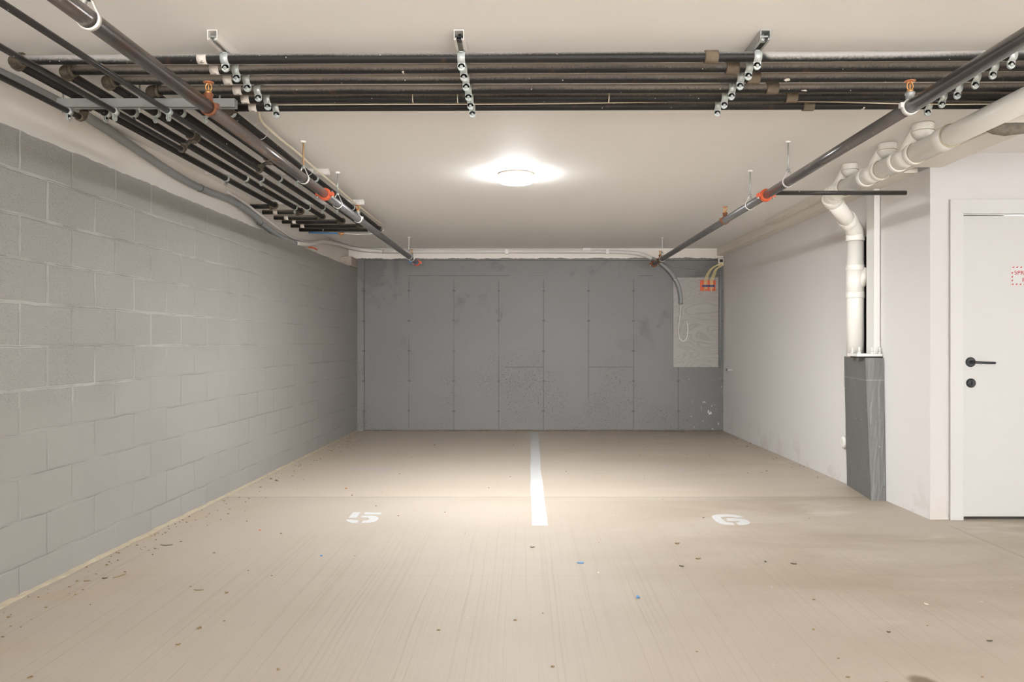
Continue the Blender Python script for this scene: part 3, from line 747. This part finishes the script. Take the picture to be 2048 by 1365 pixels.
def coupling(x, y, z, parent, r=.030, m=None, name='orange_coupling'):
    bm = nb(); tube(bm, [(x, y-.024, z), (x, y-.020, z), (x, y-.010, z), (x, y+.010, z), (x, y+.020, z), (x, y+.024, z)], [r+.004, r+.010, r+.014, r+.014, r+.010, r+.004], 28)
    for s in (-1, 1): box(bm, x+s*(r+.018)-.014, x+s*(r+.018)+.014, y-.018, y+.018, z-.013, z+.013)
    c = obj(name, bm, m or M_ORANGE, parent)
    bm = nb()
    for s in (-1, 1):
        for q in (-.0,): tube(bm, [(x+s*(r+.021), y+q, z-.026), (x+s*(r+.021), y+q, z-.018), (x+s*(r+.021), y+q, z+.024)], [.008, .0085, .0055], 8)
    obj('coupling_bolt', bm, M_GALV, c); return c
ZSL, XSL = 2.216, -1.393; ZSR, XSR = 2.195, 1.655; RM = .0300
t = thing('sprinkler_pipe', 'rusty grey sprinkler pipe running to the back wall at left', 'sprinkler pipe', (XSL, 6, ZSL), 'two sprinkler mains')
bm = nb(); tube(bm, [(XSL, 1.0, ZSL), (XSL, 3.39, ZSL)], RM, 28); obj('pipe_run', bm, M_SPR, t)
bm = nb(); tube(bm, [(XSL, 3.39, ZSL), (XSL, 5.36, ZSL)], RM*.985, 28); obj('pipe_run', bm, M_SPR, t)
bm = nb(); tube(bm, [(XSL, 5.36, ZSL), (XSL, 9.90, ZSL)], RM*.97, 28); obj('pipe_run', bm, M_SPR2, t)
coupling(XSL, 5.36, ZSL, t); coupling(XSL, 9.92, ZSL, t, name='end_coupling')
bm = nb(); tube(bm, [(XSL, 9.925, ZSL), (XSL, 9.96, ZSL), (XSL, 9.97, ZSL)], [.032, .032, .02], 20); obj('end_cap', bm, M_ORANGE, t)
for y, r_ in ((3.39, True), (6.42, False), (9.45, False)): sprinkler_head(XSL, y, ZSL, t, r_)
bm = nb(); 
for k in range(3):
    ringband(bm, (XSL, 9.78+.03*k, ZSL), (0, 1, 0), .0295, .0312, .03, 20)
box(bm, XSL-.085, XSL-.028, 9.775, 9.778, ZSL-.02, ZSL+.012)
obj('blue_tape', bm, M_TAPE, t)
t2 = thing('sprinkler_pipe', 'clean dark grey sprinkler pipe running to the back wall at right', 'sprinkler pipe', (XSR, 6, ZSR), 'two sprinkler mains')
bm = nb(); tube(bm, [(XSR, 1.0, ZSR), (XSR, 3.31, ZSR)], RM, 28); obj('pipe_run', bm, M_SPR3, t2)
bm = nb(); tube(bm, [(XSR, 3.31, ZSR), (XSR, 5.29, ZSR)], RM*.96, 28); obj('pipe_run', bm, M_SPR3, t2)
bm = nb(); tube(bm, [(XSR, 5.29, ZSR), (XSR, 9.84, ZSR)], RM*.94, 28); obj('pipe_run', bm, M_SPR2, t2)
coupling(XSR, 5.29, ZSR, t2); coupling(XSR, 9.86, ZSR, t2, m=M_RUSTFIT, name='end_coupling')
bm = nb(); tube(bm, [(XSR, 9.865, ZSR), (XSR, 9.91, ZSR)], .031, 20); obj('end_cap', bm, M_RUSTFIT, t2)
for y in (3.31, 6.37, 9.42): sprinkler_head(XSR, y, ZSR, t2, y > 5)
zb = ZSR+.016
bm = nb(); tube(bm, [(XSR+.035, 5.285, zb), (XSR+.055, 5.285, zb)], .021, 16); tube(bm, [(XSR+.05, 5.285, zb), (2.615, 5.285, zb)], .0158, 18)
obj('branch_pipe', bm, M_SMALL, t2)
# hangers: threaded rod and swivel ring
def hanger(x, y, zc, label, rodm, ringm, group):
    t = thing('pipe_hanger', label, 'pipe hanger', (x, y, H), group)
    zt = zc+.072
    bm = nb(); tube(bm, [(x, y, zt-.012), (x, y, H-.004)], .0050, 10); obj('threaded_rod', bm, rodm, t)
    bm = nb(); tube(bm, [(x, y, H-.0125), (x, y, H-.0005)], [.014, .018], 16); obj('ceiling_anchor', bm, M_CEIL, t)
    bm = nb(); n = 22
    pts = [Vector((x, y, zc))+Vector((math.sin(a)*.0335, 0, -math.cos(a)*.0335)) for a in [(-PI*.72)+PI*1.44*k/n for k in range(n+1)]]
    pts = [Vector((x-.006, y, zt-.006))]+pts+[Vector((x+.006, y, zt-.006))]
    # flat strap following the loop
    prev = None
    for i_, p_ in enumerate(pts):
        a = pts[max(i_-1, 0)]; b = pts[min(i_+1, len(pts)-1)]; tn = (b-a).normalized(); nr = Vector((tn.z, 0, -tn.x))
        q = [bm.verts.new(p_+nr*s+Vector((0, u, 0))) for s, u in ((0, -.010), (.0028, -.010), (.0028, .010), (0, .010))]
        if prev:
            for k in range(4):
                f = bm.faces.new((prev[k], prev[(k+1) % 4], q[(k+1) % 4], q[k])); f.smooth = True
        else: bm.faces.new(q[::-1])
        prev = q
    bm.faces.new(prev)
    obj('ring_strap', bm, ringm, t)
    bm = nb(); tube(bm, [(x, y, zt-.012), (x, y, zt+.008)], [.013, .011], 8); obj('swivel_nut', bm, M_GALV, t)
gl = 'rod hangers carrying the sprinkler mains'
hanger(XSL, 2.46, ZSL, 'ring hanger on the left sprinkler pipe at the top of the photo', M_BLACK, M_PVC, gl)
hanger(XSL, 4.84, ZSL, 'hanger with rusty rod on the left sprinkler pipe before the orange coupling', simple('rusty_rod', (.45, .27, .12), .5, .2, .3, 80), M_CWHITE, gl)
hanger(XSL, 5.72, ZSL, 'hanger on the left sprinkler pipe just beyond the orange coupling', M_GALV, M_CWHITE, gl)
hanger(XSL, 9.24, ZSL, 'hanger at the far end of the left sprinkler pipe', M_CWHITE, M_CWHITE, gl)
hanger(XSR, 4.84, ZSR, 'hanger on the right sprinkler pipe before the orange coupling', M_GALV, M_CWHITE, gl)
hanger(XSR, 5.66, ZSR, 'hanger on the right sprinkler pipe just beyond the orange coupling', M_GALV, M_CWHITE, gl)
hanger(XSR, 9.28, ZSR, 'hanger at the far end of the right sprinkler pipe', M_CWHITE, M_CWHITE, gl)

# ------------------------------------------------------------ white drain with wyes and stack
dr = thing('drain_pipe', 'fat white plastic drain pipe with three wyes and stack at right', 'drain pipe', (2.30, 5, 2.28))
XM, ZM, RD = 2.285, 2.292, .057
bm = nb(); tube(bm, [(XM, 2.2, ZM), (XM, 5.62, ZM)], RD, 32); obj('main_pipe', bm, M_PVC, dr)
RH = .0655
def hub(bm, a, b, r=RH):
    a, b = Vector(a), Vector(b); dv = (b-a).normalized()*.004
    tube(bm, [a, a+dv, b-dv, b], [r-.003, r, r, r-.003], 32)
for k, yw in enumerate((5.62, 5.06, 4.62)):
    bm = nb(); r_b = .052 if k < 2 else .057
    hub(bm, (XM, yw-.13, ZM), (XM, yw-.085, ZM)); hub(bm, (XM, yw+.075, ZM), (XM, yw+.12, ZM)); tube(bm, [(XM, yw-.1, ZM), (XM, yw+.1, ZM)], .0605, 32)
    p0 = Vector((XM, yw+.02, ZM)); p1 = Vector((XM+.015, yw-.15, ZM+.115))
    tube(bm, [p0, p0.lerp(p1, .5), p1], [r_b, r_b, r_b], 28)
    p2 = Vector((XM+.018, yw-.165, H-.045))
    tube(bm, [p1-Vector((0, -.01, .012)), p2, Vector((p2.x, p2.y, H-.012)), Vector((p2.x, p2.y, H-.001))], [r_b+.002, r_b+.004, r_b+.004, r_b], 28)
    w_ = obj('wye_fitting', bm, M_PVC, dr)
    bm = nb(); ringband(bm, (XM, yw-.1315, ZM), (0, 1, 0), RD-.001, RH-.0035, .0025, 32); ringband(bm, (p2.x, p2.y, H-.046), (0, 0, 1), r_b, r_b+.0052, .002, 28)
    obj('joint_line', bm, M_PVCY, w_)
bm = nb(); hub(bm, (XM, 4.13, ZM), (XM, 4.23, ZM), .066); c = obj('coupler', bm, M_PVC, dr)
bm = nb(); ringband(bm, (XM, 4.1285, ZM), (0, 1, 0), RD-.001, .0655, .003, 32); obj('joint_line', bm, M_PVCY, c)
XS, YS, RSk = 2.612, 6.09, .0655
# bends between main and stack
a = Vector((XM, 5.70, ZM)); b = Vector((XM+.03, 5.80, ZM-.03)); c_ = Vector((XS-.05, YS-.05, 2.10)); e = Vector((XS, YS, 1.985))
bm = nb(); tube(bm, smooth_path([(XM, 5.63, ZM), a, b], 6), .0635, 30); obj('upper_bend', bm, M_PVC, dr)
dq = (c_-b).normalized()
bm = nb(); hub(bm, b-dq*.035, b+dq*.035, .070); tube(bm, [b, c_], .0605, 30); hub(bm, c_-dq*.105, c_-dq*.045, .071); obj('offset_pipe', bm, M_PVC, dr)
bm = nb(); tube(bm, smooth_path([c_-dq*.05, c_, (XS, YS, 2.05), e], 6), .0665, 30); hub(bm, (XS, YS, 2.035), (XS, YS, 1.985), .0715); obj('lower_bend', bm, M_PVC, dr)
bm = nb(); tube(bm, [(XS, YS, 1.99), (XS, YS, 1.071)], RSk, 32); obj('stack_pipe', bm, M_PVC, dr)
bm = nb(); hub(bm, (XS, YS, 1.80), (XS, YS, 1.755), .071); hub(bm, (XS, YS, 1.585), (XS, YS, 1.535), .071); tube(bm, [(XS, YS, 1.78), (XS, YS, 1.56)], .068, 30)
tube(bm, [(XS+.01, YS-.01, 1.60), (XS+.055, YS-.05, 1.70), (XS+.08, YS-.06, 1.76)], .040, 20); obj('stack_wye', bm, M_PVC, dr)
bm = nb(); ringband(bm, (XS, YS, 1.9845), (0, 0, 1), RSk-.001, .069, .002, 32); ringband(bm, (XS, YS, 1.5345), (0, 0, 1), RSk-.001, .069, .002, 32); obj('joint_line', bm, M_PVCY, dr)
# dark strip on the wall standing for the shaded slot beside the stack
bm = nb(); prism(bm, [(2.690, 5.99), (2.697, 5.90), (2.700, 5.90), (2.700, 6.13), (2.690, 6.13)], 1.07, 2.02); 
bm.free(); bm = nb(); prism(bm, [(2.6885, 6.15), (2.6905, 5.98), (2.72, 5.98), (2.72, 6.15)], 1.07, 2.02); struct('trim_7', bm, M_DARK, 'dark strip for the shaded slot in the wall beside the drain stack')
# cleanout plug on the wall
def wall_x(y): return 2.66+(YB-y)/(YB-YD)*(XC-2.66)
p = (wall_x(6.48)-.0, 6.48, .33)
bm = nb(); tube(bm, [(p[0]-.001, p[1], .345), (p[0]-.02, p[1], .345), (p[0]-.028, p[1], .345)], [.052, .05, .035], 24); tag(recentre(obj('cleanout_plug', bm, M_PVC), (p[0], p[1], .345)), 'pale round cleanout plug low on the right wall beside the pedestal', 'pipe plug')

# ------------------------------------------------------------ pedestal and steel post
bm = nb()
base = [(2.592, 5.76), (2.6955, 5.755), (2.6905, 6.42), (2.676, 6.40)]
top = [(2.556, 5.785), (2.6955, 5.785), (2.690, 6.46), (2.677, 6.46)]
N = 14
prev = None
for k in range(N+1):
    s = k/N; ring = []
    poly = [(b0[0]+(t0[0]-b0[0])*s, b0[1]+(t0[1]-b0[1])*s) for b0, t0 in zip(base, top)]
    m_ = 8
    for a0, a1 in zip(poly, poly[1:]+poly[:1]):
        for q in range(m_):
            u = q/m_; j_ = random.uniform(-.0025, .0025) if q else random.uniform(-.004, .001)
            ring.append(bm.verts.new((a0[0]+(a1[0]-a0[0])*u+j_, a0[1]+(a1[1]-a0[1])*u+j_, 1.068*s)))
    if prev:
        for i_ in range(len(ring)): bm.faces.new((prev[i_], prev[(i_+1) % len(ring)], ring[(i_+1) % len(ring)], ring[i_]))
    else: bm.faces.new(ring[::-1])
    prev = ring
bm.faces.new(prev)
tag(recentre(obj('concrete_pedestal', bm, M_PED), (2.64, 6.0, 0)), 'chipped dark grey concrete pedestal against the white right wall', 'pedestal')
sp = thing('steel_post', 'white square steel post standing on the grey concrete pedestal', 'post', (2.655, 5.9, 1.07))
bm = nb(); box(bm, 2.502, 2.6945, 5.80, 5.975, 1.078, 1.100); bevel(obj('base_plate', bm, M_CWHITE, sp), .002)
bm = nb(); box(bm, 2.52, 2.694, 5.81, 5.965, 1.0685, 1.078); obj('grout_bed', bm, M_DARK, sp)
bm = nb(); box(bm, 2.648, 2.6938, 5.84, 5.975, 1.100, 2.351); bevel(obj('square_tube', bm, M_CWHITE, sp), .004, 3)
for x, y in ((2.53, 5.83), (2.625, 5.822), (2.68, 5.822), (2.53, 5.95)):
    bm = nb(); tube(bm, [(x, y, 1.100), (x, y, 1.112)], .013, 6); tube(bm, [(x, y, 1.110), (x, y, 1.150)], .0075, 10); obj('anchor_bolt', bm, M_CWHITE, sp)

# ------------------------------------------------------------ conduits
cg = thing('conduit', 'grey conduit curving along the left wall and on to the back wall', 'conduit', (XU(6)+.03, 6, 2.3), 'wall conduits')
def onL(px, py, off):
    """point running along the upper left wall, off the face"""
    # x = XU(y)+off and y = F*x/(px-1050)
    y = 5.0
    for _ in range(20): y = F*(XU(y)+off)/(px-1050)
    return (XU(y)+off, y, CAMZ+(686.5-py)*y/F)
o1 = .030
A1 = [(XU(1.5)+o1, 1.5, 2.39), (XU(3.0)+o1, 3.0, 2.395), onL(120, 196, o1), onL(180, 237, o1), onL(250, 283, o1), onL(340, 343, o1), onL(400, 376, o1), onL(460, 400, o1)]
mid = [onL(500, 425, .045), onL(530, 452, .07), onL(560, 474, .09), onL(590, 487, .10)]
A2 = [onL(620, 489, .09), onL(645, 484, .055), (XU(9.6)+.04, 9.62, 2.438-.02), (XU(9.95)+.10, 10.0, 2.418), (-2.15, 10.22, 2.416), (-1.9, YB-.031, 2.404)]
bm = nb(); tube(bm, smooth_path(A1+mid, 6), .026, 18); obj('conduit_run', bm, M_COND, cg)
bm = nb(); tube(bm, smooth_path([mid[-1]]+A2, 6), .026, 18)
tube(bm, smooth_path([(-1.9, YB-.030, 2.404), (-1.0, YB-.030, 2.404), (0, YB-.030, 2.405), (1.0, YB-.030, 2.403), (1.35, YB-.030, 2.394), (1.56, YB-.031, 2.365), (1.70, YB-.032, 2.31)], 6), .0265, 16)
obj('white_conduit_run', bm, M_CONDW, cg)['label'] = 'white oversprayed end of conduit'
tail = [(1.695, YB-.032, 2.312), (1.75, YB-.033, 2.285), (1.86, YB-.04, 2.21), (1.96, YB-.05, 2.10), (2.04, YB-.06, 1.96), (2.075, YB-.06, 1.82), (2.078, YB-.06, 1.70)]
bm = nb(); tube(bm, smooth_path(tail, 6), .027, 16); obj('conduit_tail', bm, M_COND, cg)
for pp in ((400, 376), (520, 445)):
    q = onL(pp[0], pp[1], o1 if pp[0] < 450 else .06); bm = nb(); dvec = (.0, 1, -.12); ringband(bm, q, dvec, .0262, .0285, .006, 20); obj('conduit_joint', bm, M_BLACK, cg)
bm = nb()
for x, z in ((2.005, 2.03),): ringband(bm, (x, YB-.055, z), (.5, 0, -1), .0275, .030, .02, 20)
box(bm, 1.975, 1.990, YB-.055, YB-.001, 2.02, 2.04); obj('conduit_strap', bm, M_GALV, cg)
bm = nb(); tube(bm, smooth_path([(2.075, YB-.06, 1.705), (2.065, YB-.06, 1.55), (2.045, YB-.07, 1.36), (2.06, YB-.075, 1.24), (2.11, YB-.08, 1.205), (2.155, YB-.08, 1.26), (2.165, YB-.08, 1.38), (2.15, YB-.075, 1.47)], 6), .0055, 10)
obj('loose_wire', bm, M_WIRE, cg)
# second, thinner conduit above it on the left wall
c2 = thing('conduit', 'thinner conduit above the grey one, ending at the white box', 'conduit', (XU(6)+.02, 6, 2.38), 'wall conduits')
B1 = [onL(455, 384, .018), onL(490, 407, .03), onL(525, 433, .06), onL(555, 456, .07), onL(590, 478, .06), onL(630, 484, .03), onL(660, 478, .018)]
bm = nb(); tube(bm, smooth_path(B1, 6), .0125, 12); tube(bm, smooth_path([(XU(9.9)+.016, 9.75, 2.437), (XU(9.95)+.06, 10.08, 2.438), (-2.1, 10.27, 2.437), (-1.6, YB-.016, 2.436), (-.6, YB-.016, 2.4365), (.1, YB-.016, 2.437), (.78, YB-.016, 2.436)], 6), .0125, 12)
obj('conduit_run', bm, M_CONDW, c2)
bm = nb(); box(bm, .77, .875, YB-.05, YB-.001, 2.415, H-.002); bevel(obj('box', bm, M_CWHITE, c2), .004)
c2.children[-1].name = 'junction_box'
for k, x in enumerate((-.245, 1.10)):
    bm = nb(); box(bm, x-.022, x+.022, YB-.058, YB-.0545, 2.375, 2.433); box(bm, x-.022, x+.022, YB-.057, YB-.001, 2.370, 2.376); obj('conduit_clip', bm, M_CWHITE, cg)
# nails holding the conduit
for pp, nm in (((470, 408), 'bent nail on the white upper wall under the grey conduit'), ((490, 452), 'bent wire tie sticking out at the block wall top')):
    q = Vector(onL(pp[0], pp[1]+4, .012)); bm = nb(); tube(bm, smooth_path([q, q+Vector((.03, 0, -.004)), q+Vector((.034, 0, -.04))], 4), .004, 8)
    tag(recentre(obj('bent_nail', bm, M_GALVD), q), nm, 'nail', 'bent nails by the conduit')
q = Vector(onL(618, 495, .1)); bm = nb(); tube(bm, smooth_path([q, q+Vector((.02, .09, .006)), q+Vector((.03, .2, .0))], 4), .008, 8); tag(recentre(obj('red_caulk', bm, M_ORANGE), q), 'small bead of red caulk on the block wall top under the conduit', 'caulk')

# white cable tied along the sixth pipe
def onC(px, py, z):
    Y = F*(z-CAMZ)/(686.5-py); return ((px-1050)*Y/F, Y, z)
cb = thing('cable', 'cream cable tied along the right side of the left pipe bundle', 'cable', (-1.45, 6, 2.41))
zc = 2.425; px6 = -1.535
pts = [(-1.39, 3.97, 2.432), (-1.40, 4.06, 2.432), (-1.435, 4.15, 2.425), (-1.475, 4.32, 2.42), (-1.484, 4.6, 2.418), (-1.478, 5.0, 2.416), (-1.468, 5.4, 2.40), (-1.470, 5.9, 2.40), (-1.485, 6.5, 2.40), (-1.480, 6.95, 2.40), (-1.485, 7.4, 2.405), (-1.483, 8.12, 2.41)]
bm = nb(); tube(bm, smooth_path(pts, 6), .0085, 10); obj('cable_run', bm, M_CABLE, cb)
for y in (4.4, 5.35, 7.95):
    bm = nb(); ringband(bm, (-1.516, y, 2.389), (0, 1, 0), .045, .0465, .004, 24); obj('cable_tie', bm, M_WIRE, cb)
# thin cable lying on the fifth/sixth sideways pipes
tc = thing('thin_cable', 'thin cream wire lying between the two farthest sideways pipes', 'cable', (.1, 3.85, 2.41))
pts = [(x, (yp(4, x)+yp(5, x))/2+.018*math.sin(x*3.1+.6), 2.379+.008*math.sin(x*2.3)) for x in [-1.25+.2*k for k in range(0, 21)]]
bm = nb(); tube(bm, smooth_path(pts, 4), .0032, 8); obj('wire_run', bm, M_CABLE, tc)
for x in (-.55, -.33, .41):
    bm = nb(); ringband(bm, (x, yp(4, x), ZP), (1, 0, 0), RP+.0008, RP+.0030, .004, 20); obj('wire_tie', bm, M_CABLE, tc)
# blue tube with brass fitting by the left wall
bt = thing('water_tube', 'blue plastic tube with brass fitting under the farthest black pipe', 'tube', (-2.1, 8.28, 2.375))
bm = nb(); tube(bm, [(-2.33, 8.30, 2.372), (-2.01, 8.30, 2.362)], .0085, 10); obj('blue_tube', bm, M_BLUE, bt)
bm = nb(); tube(bm, [(-2.012, 8.30, 2.362), (-1.95, 8.30, 2.361)], .013, 8); tube(bm, [(-1.985, 8.30, 2.362), (-1.985, 8.30, 2.335)], .009, 8); obj('brass_fitting', bm, M_BRASS, bt)
bm = nb(); tube(bm, smooth_path([(-1.952, 8.30, 2.361), (-1.8, 8.31, 2.355), (-1.6, 8.32, 2.366), (-1.52, 8.27, 2.395)], 5), .0055, 8); obj('white_tube', bm, M_WIRE, bt)

# ------------------------------------------------------------ plywood board, cable bracket
PX0, PX1, PZ0, PZ1 = 1.985, 2.588, .857, 2.058
bm = nb(); box(bm, PX0, PX1, YB-.019, YB-.0005, PZ0, PZ1); tag(recentre(bevel(obj('plywood_panel', bm, M_PLY), .0015), (2.29, YB-.01, PZ0)), 'grey painted plywood panel screwed to the back wall at right', 'panel')
mb = thing('cable_bracket', 'orange mounting plate with blue strap high on plywood panel', 'cable bracket', (2.44, YB-.02, 1.96))
bm = nb(); box(bm, 2.345, 2.550, YB-.024, YB-.0195, 1.878, 2.022); obj('mounting_plate', bm, M_ORANGE, mb)
bm = nb(); box(bm, 2.370, 2.535, YB-.041, YB-.036, 1.930, 1.955); box(bm, 2.370, 2.376, YB-.0405, YB-.0245, 1.932, 1.953); box(bm, 2.529, 2.535, YB-.0405, YB-.0245, 1.932, 1.953); obj('strap', bm, M_NAVY, mb)
for k, x in enumerate((2.402, 2.417, 2.434, 2.480, 2.496, 2.512)):
    k2 = k/5
    pts = [(x, YB-.030, 1.875+.01*((k*3) % 4)), (x, YB-.030, 1.94), (x+.002, YB-.030, 2.02), (x+.035-.01*k2, YB-.032, 2.11), (x+.10-.02*k2, YB-.038, 2.19), (2.63+.004*k, YB-.045, 2.232+.006*(5-k)-.01)]
    if k >= 3: pts[3] = (x+.028, YB-.036, 2.09); pts[4] = (x+.075-.02*k2, YB-.042, 2.165)
    bm = nb(); tube(bm, smooth_path(pts, 6), .0050, 8)
    tag(recentre(obj('yellow_cable', bm, M_YCABLE), (x, YB-.03, 2.0)), f'cream yellow cable held by the orange plate, {ordn[k]} from the left', 'cable', 'cream cables on the orange plate')
bm = nb(); tube(bm, smooth_path([(1.70, 9.60, 2.2), (1.78, 10.1, 2.26), (1.90, YB-.03, 2.222), (2.1, YB-.012, 2.186), (2.35, YB-.010, 2.172), (2.55, YB-.010, 2.180), (2.652, YB-.012, 2.20)], 6), .0045, 8)
tag(recentre(obj('thin_wire', bm, M_COND), (2.1, YB-.02, 2.2)), 'thin grey wire from the right sprinkler pipe to the corner', 'wire')
bm = nb(); tube(bm, [(2.615, YB-.012, .84), (2.615, YB-.012, 2.19)], .0105, 10); o = obj('thin_conduit', bm, M_COND); tag(recentre(o, (2.615, YB-.012, .84)), 'thin grey conduit upright between plywood panel and right wall', 'conduit')
st = thing('pipe_stub', 'short white stub sticking out of the right wall beside plywood', 'pipe stub', (2.63, 9.9, .84))
bm = nb(); tube(bm, [(2.663, 9.90, .835), (2.600, 9.90, .835)], .009, 10); obj('stub', bm, M_CWHITE, st)
bm = nb(); tube(bm, [(2.60, 9.9, .835), (2.585, 9.9, .835)], .015, 8); obj('stub_nut', bm, M_GALVD, st)
# cable hole in the corner, its shade a dark patch on the plaster
hb = nb(); box(hb, 2.585, 2.655, YB-.04, YB-.0145, 2.215, 2.315); o = struct('trim_8', hb, M_UP, 'broken plaster round a hole in the back right corner')
hb = nb(); box(hb, 2.602, 2.645, YB-.0415, YB-.0405, 2.262, 2.300); struct('trim_9', hb, M_DARK, 'dark patch for the shade of a hole in the back right corner')

# black insulated fitting beyond the drain, far right
bf = thing('black_fitting', 'black pipe with crumbling grey wrap behind the drain at far right', 'pipe', (2.75, 4.2, 2.3))
bm = nb(); tube(bm, [(2.66, 4.10, 2.325), (3.3, 4.10, 2.325)], .024, 16); obj('pipe_run', bm, M_PIPEL, bf)
bm = nb(); tube(bm, [(2.46, 4.10, 2.325), (2.50, 4.10, 2.322), (2.56, 4.10, 2.318), (2.61, 4.10, 2.322), (2.67, 4.10, 2.325)], [.018, .030, .034, .032, .028], 16); obj('pipe_wrap', bm, simple('crumbling_wrap', (.16, .14, .11), .9, 0, .6, 50, .9), bf)

# ------------------------------------------------------------ litter on the floor
def chip(name, px, py, lx, ly, m, label, cat, h=.003, ang=None, curl=.003):
    x, y, _ = fl(px, py); bm = nb(); n = 8; lx *= .82; ly *= .82
    a_ = random.uniform(0, PI) if ang is None else ang
    top = []; bot = []
    for k in range(n):
        t = 2*PI*k/n; rr = random.uniform(.75, 1.1)
        u, v = math.cos(t)*lx/2*rr, math.sin(t)*ly/2*rr
        X = u*math.cos(a_)-v*math.sin(a_); Y = u*math.sin(a_)+v*math.cos(a_)
        z = .0006+curl*(u/(lx/2))**2
        bot.append(bm.verts.new((x+X, y+Y, z))); top.append(bm.verts.new((x+X, y+Y, z+h)))
    cb_ = bm.verts.new((x, y, .0004)); ct = bm.verts.new((x, y, h+.0004))
    for k in range(n):
        bm.faces.new((bot[k], bot[(k+1) % n], cb_)); bm.faces.new((top[k], top[(k+1) % n], ct)); bm.faces.new((bot[k], bot[(k+1) % n], top[(k+1) % n], top[k]))
    tag(recentre(obj(name, bm, m), (x, y, 0)), label, cat, 'litter on the floor')
chip('tape_scrap', 1161, 1127, .050, .030, M_TAPE, 'largest scrap of blue tape, on the floor right of the white line', 'scrap', ang=.1)
chip('tape_scrap', 643, 1113, .024, .016, M_TAPE, 'tiny blue scrap on the floor below the number 5', 'scrap')
chip('tape_scrap', 1276, 1197, .026, .022, M_TAPE, 'violet blue curled scrap on the floor nearest the camera', 'scrap', curl=.008)
chip('dark_chip', 1065, 1096, .034, .016, M_CHIP, 'dark brown chip on the floor just below the white line', 'chip', ang=0)
chip('dark_chip', 1396, 1119, .040, .02, M_LEAF, 'brown chip on the floor below the number 6', 'chip', ang=0)
chip('dry_leaf', 1354, 1088, .040, .03, M_LEAF, 'faded brown leaf bit just below left of the number 6', 'leaf', ang=0)
chip('dark_chip', 1363, 1134, .034, .014, M_CHIP, 'dark sliver on the floor right of the largest blue scrap', 'chip', ang=2.6)
chip('dark_chip', 1587, 1129, .046, .014, M_CHIP, 'long dark sliver on the floor in front of the door side', 'chip', ang=2.7)
chip('dark_chip', 1531, 1125, .018, .012, M_CHIP, 'small dark crumb left of the long dark sliver', 'chip')
chip('dry_leaf', 209, 1158, .036, .018, M_CHIP, 'dark leaf near the block wall at far left', 'leaf', ang=.2)
chip('dry_leaf', 174, 1164, .042, .014, M_LEAF, 'brown leaf nearest the block wall at far left', 'leaf', ang=.3)
chip('twig', 238, 1154, .10, .006, M_LEAF, 'thin twig on the floor right of the dark leaf', 'twig', ang=1.1)
chip('twig', 397, 1182, .065, .006, M_LEAF, 'short horizontal twig on the floor left of centre', 'twig', ang=0)
chip('twig', 333, 1092, .085, .008, M_CHIP, 'dark twig near the foot of the block wall', 'twig', ang=.05)
chip('dry_leaf', 453, 1187, .022, .02, M_LEAF, 'crumpled brown leaf bit right of the short twig', 'leaf')
chip('dry_leaf', 399, 1258, .028, .02, M_LEAF, 'dark crumb of leaf left of the tyre smudge', 'leaf')
chip('dry_leaf', 356, 1291, .024, .012, M_LEAF, 'pale brown leaf bit in the lower left of the floor', 'leaf', ang=.4)
chip('dry_leaf', 557, 1341, .018, .012, M_LEAF, 'brown crumb at the bottom of the photo, left half', 'leaf')
chip('dry_leaf', 60, 1357, .026, .016, M_LEAF, 'brown leaf in the bottom left corner of the photo', 'leaf')
chip('dark_chip', 1777, 1266, .020, .014, M_CHIP, 'dark crumb on the floor lower right', 'chip')
chip('dark_chip', 1979, 1284, .030, .012, M_CHIP, 'dark chip by the right edge of the photo', 'chip', ang=0)
chip('pale_chip', 1853, 1210, .026, .014, M_PEBW, 'white paint flake on the floor at right', 'chip')
chip('pale_chip', 1196, 1147, .018, .014, M_PEBW, 'cream crumb just below the largest blue scrap', 'chip')
chip('red_chip', 692, 978, .024, .022, M_ORANGE, 'orange red chip on the floor beyond the number 5', 'chip')
chip('red_chip', 520, 1062, .016, .014, M_ORANGE, 'tiny orange crumb left of the number 5', 'chip')
chip('dry_leaf', 553, 962, .05, .028, M_CHIP, 'dark leaf clump beyond the joint near the block wall', 'leaf')
chip('dark_chip', 869, 891, .034, .03, M_CHIP, 'dark spot of debris on the floor by the far left space', 'chip')
bm = nb()
for k in range(420):
    if k < 230:
        y = random.uniform(2.4, 10.2); x = XL(y)+.03+abs(random.gauss(0, .16))
    elif k < 300: x = random.uniform(-2.0, 2.5); y = YB-.02-abs(random.gauss(0, .10))
    elif k < 350: y = random.uniform(5.4, 10.2); x = wall_x(y)-.015-abs(random.gauss(0, .10))
    else: x = random.uniform(-1.8, 2.3); y = random.uniform(2.5, 9.5)
    if x > wall_x(y)-.01 or (x > 2.5 and y < 6.6): continue
    s = random.uniform(.002, .0055)
    r = bmesh.ops.create_icosphere(bm, subdivisions=1, radius=s, matrix=Matrix.Translation((x, y, s*.5)) @ Matrix.Diagonal((1.6*random.random()+.7, 1, .6, 1)))
tag(obj('floor_grit', bm, M_LEAF), 'fine brown grit scattered over the floor, densest along the block wall', 'grit', kind='stuff')
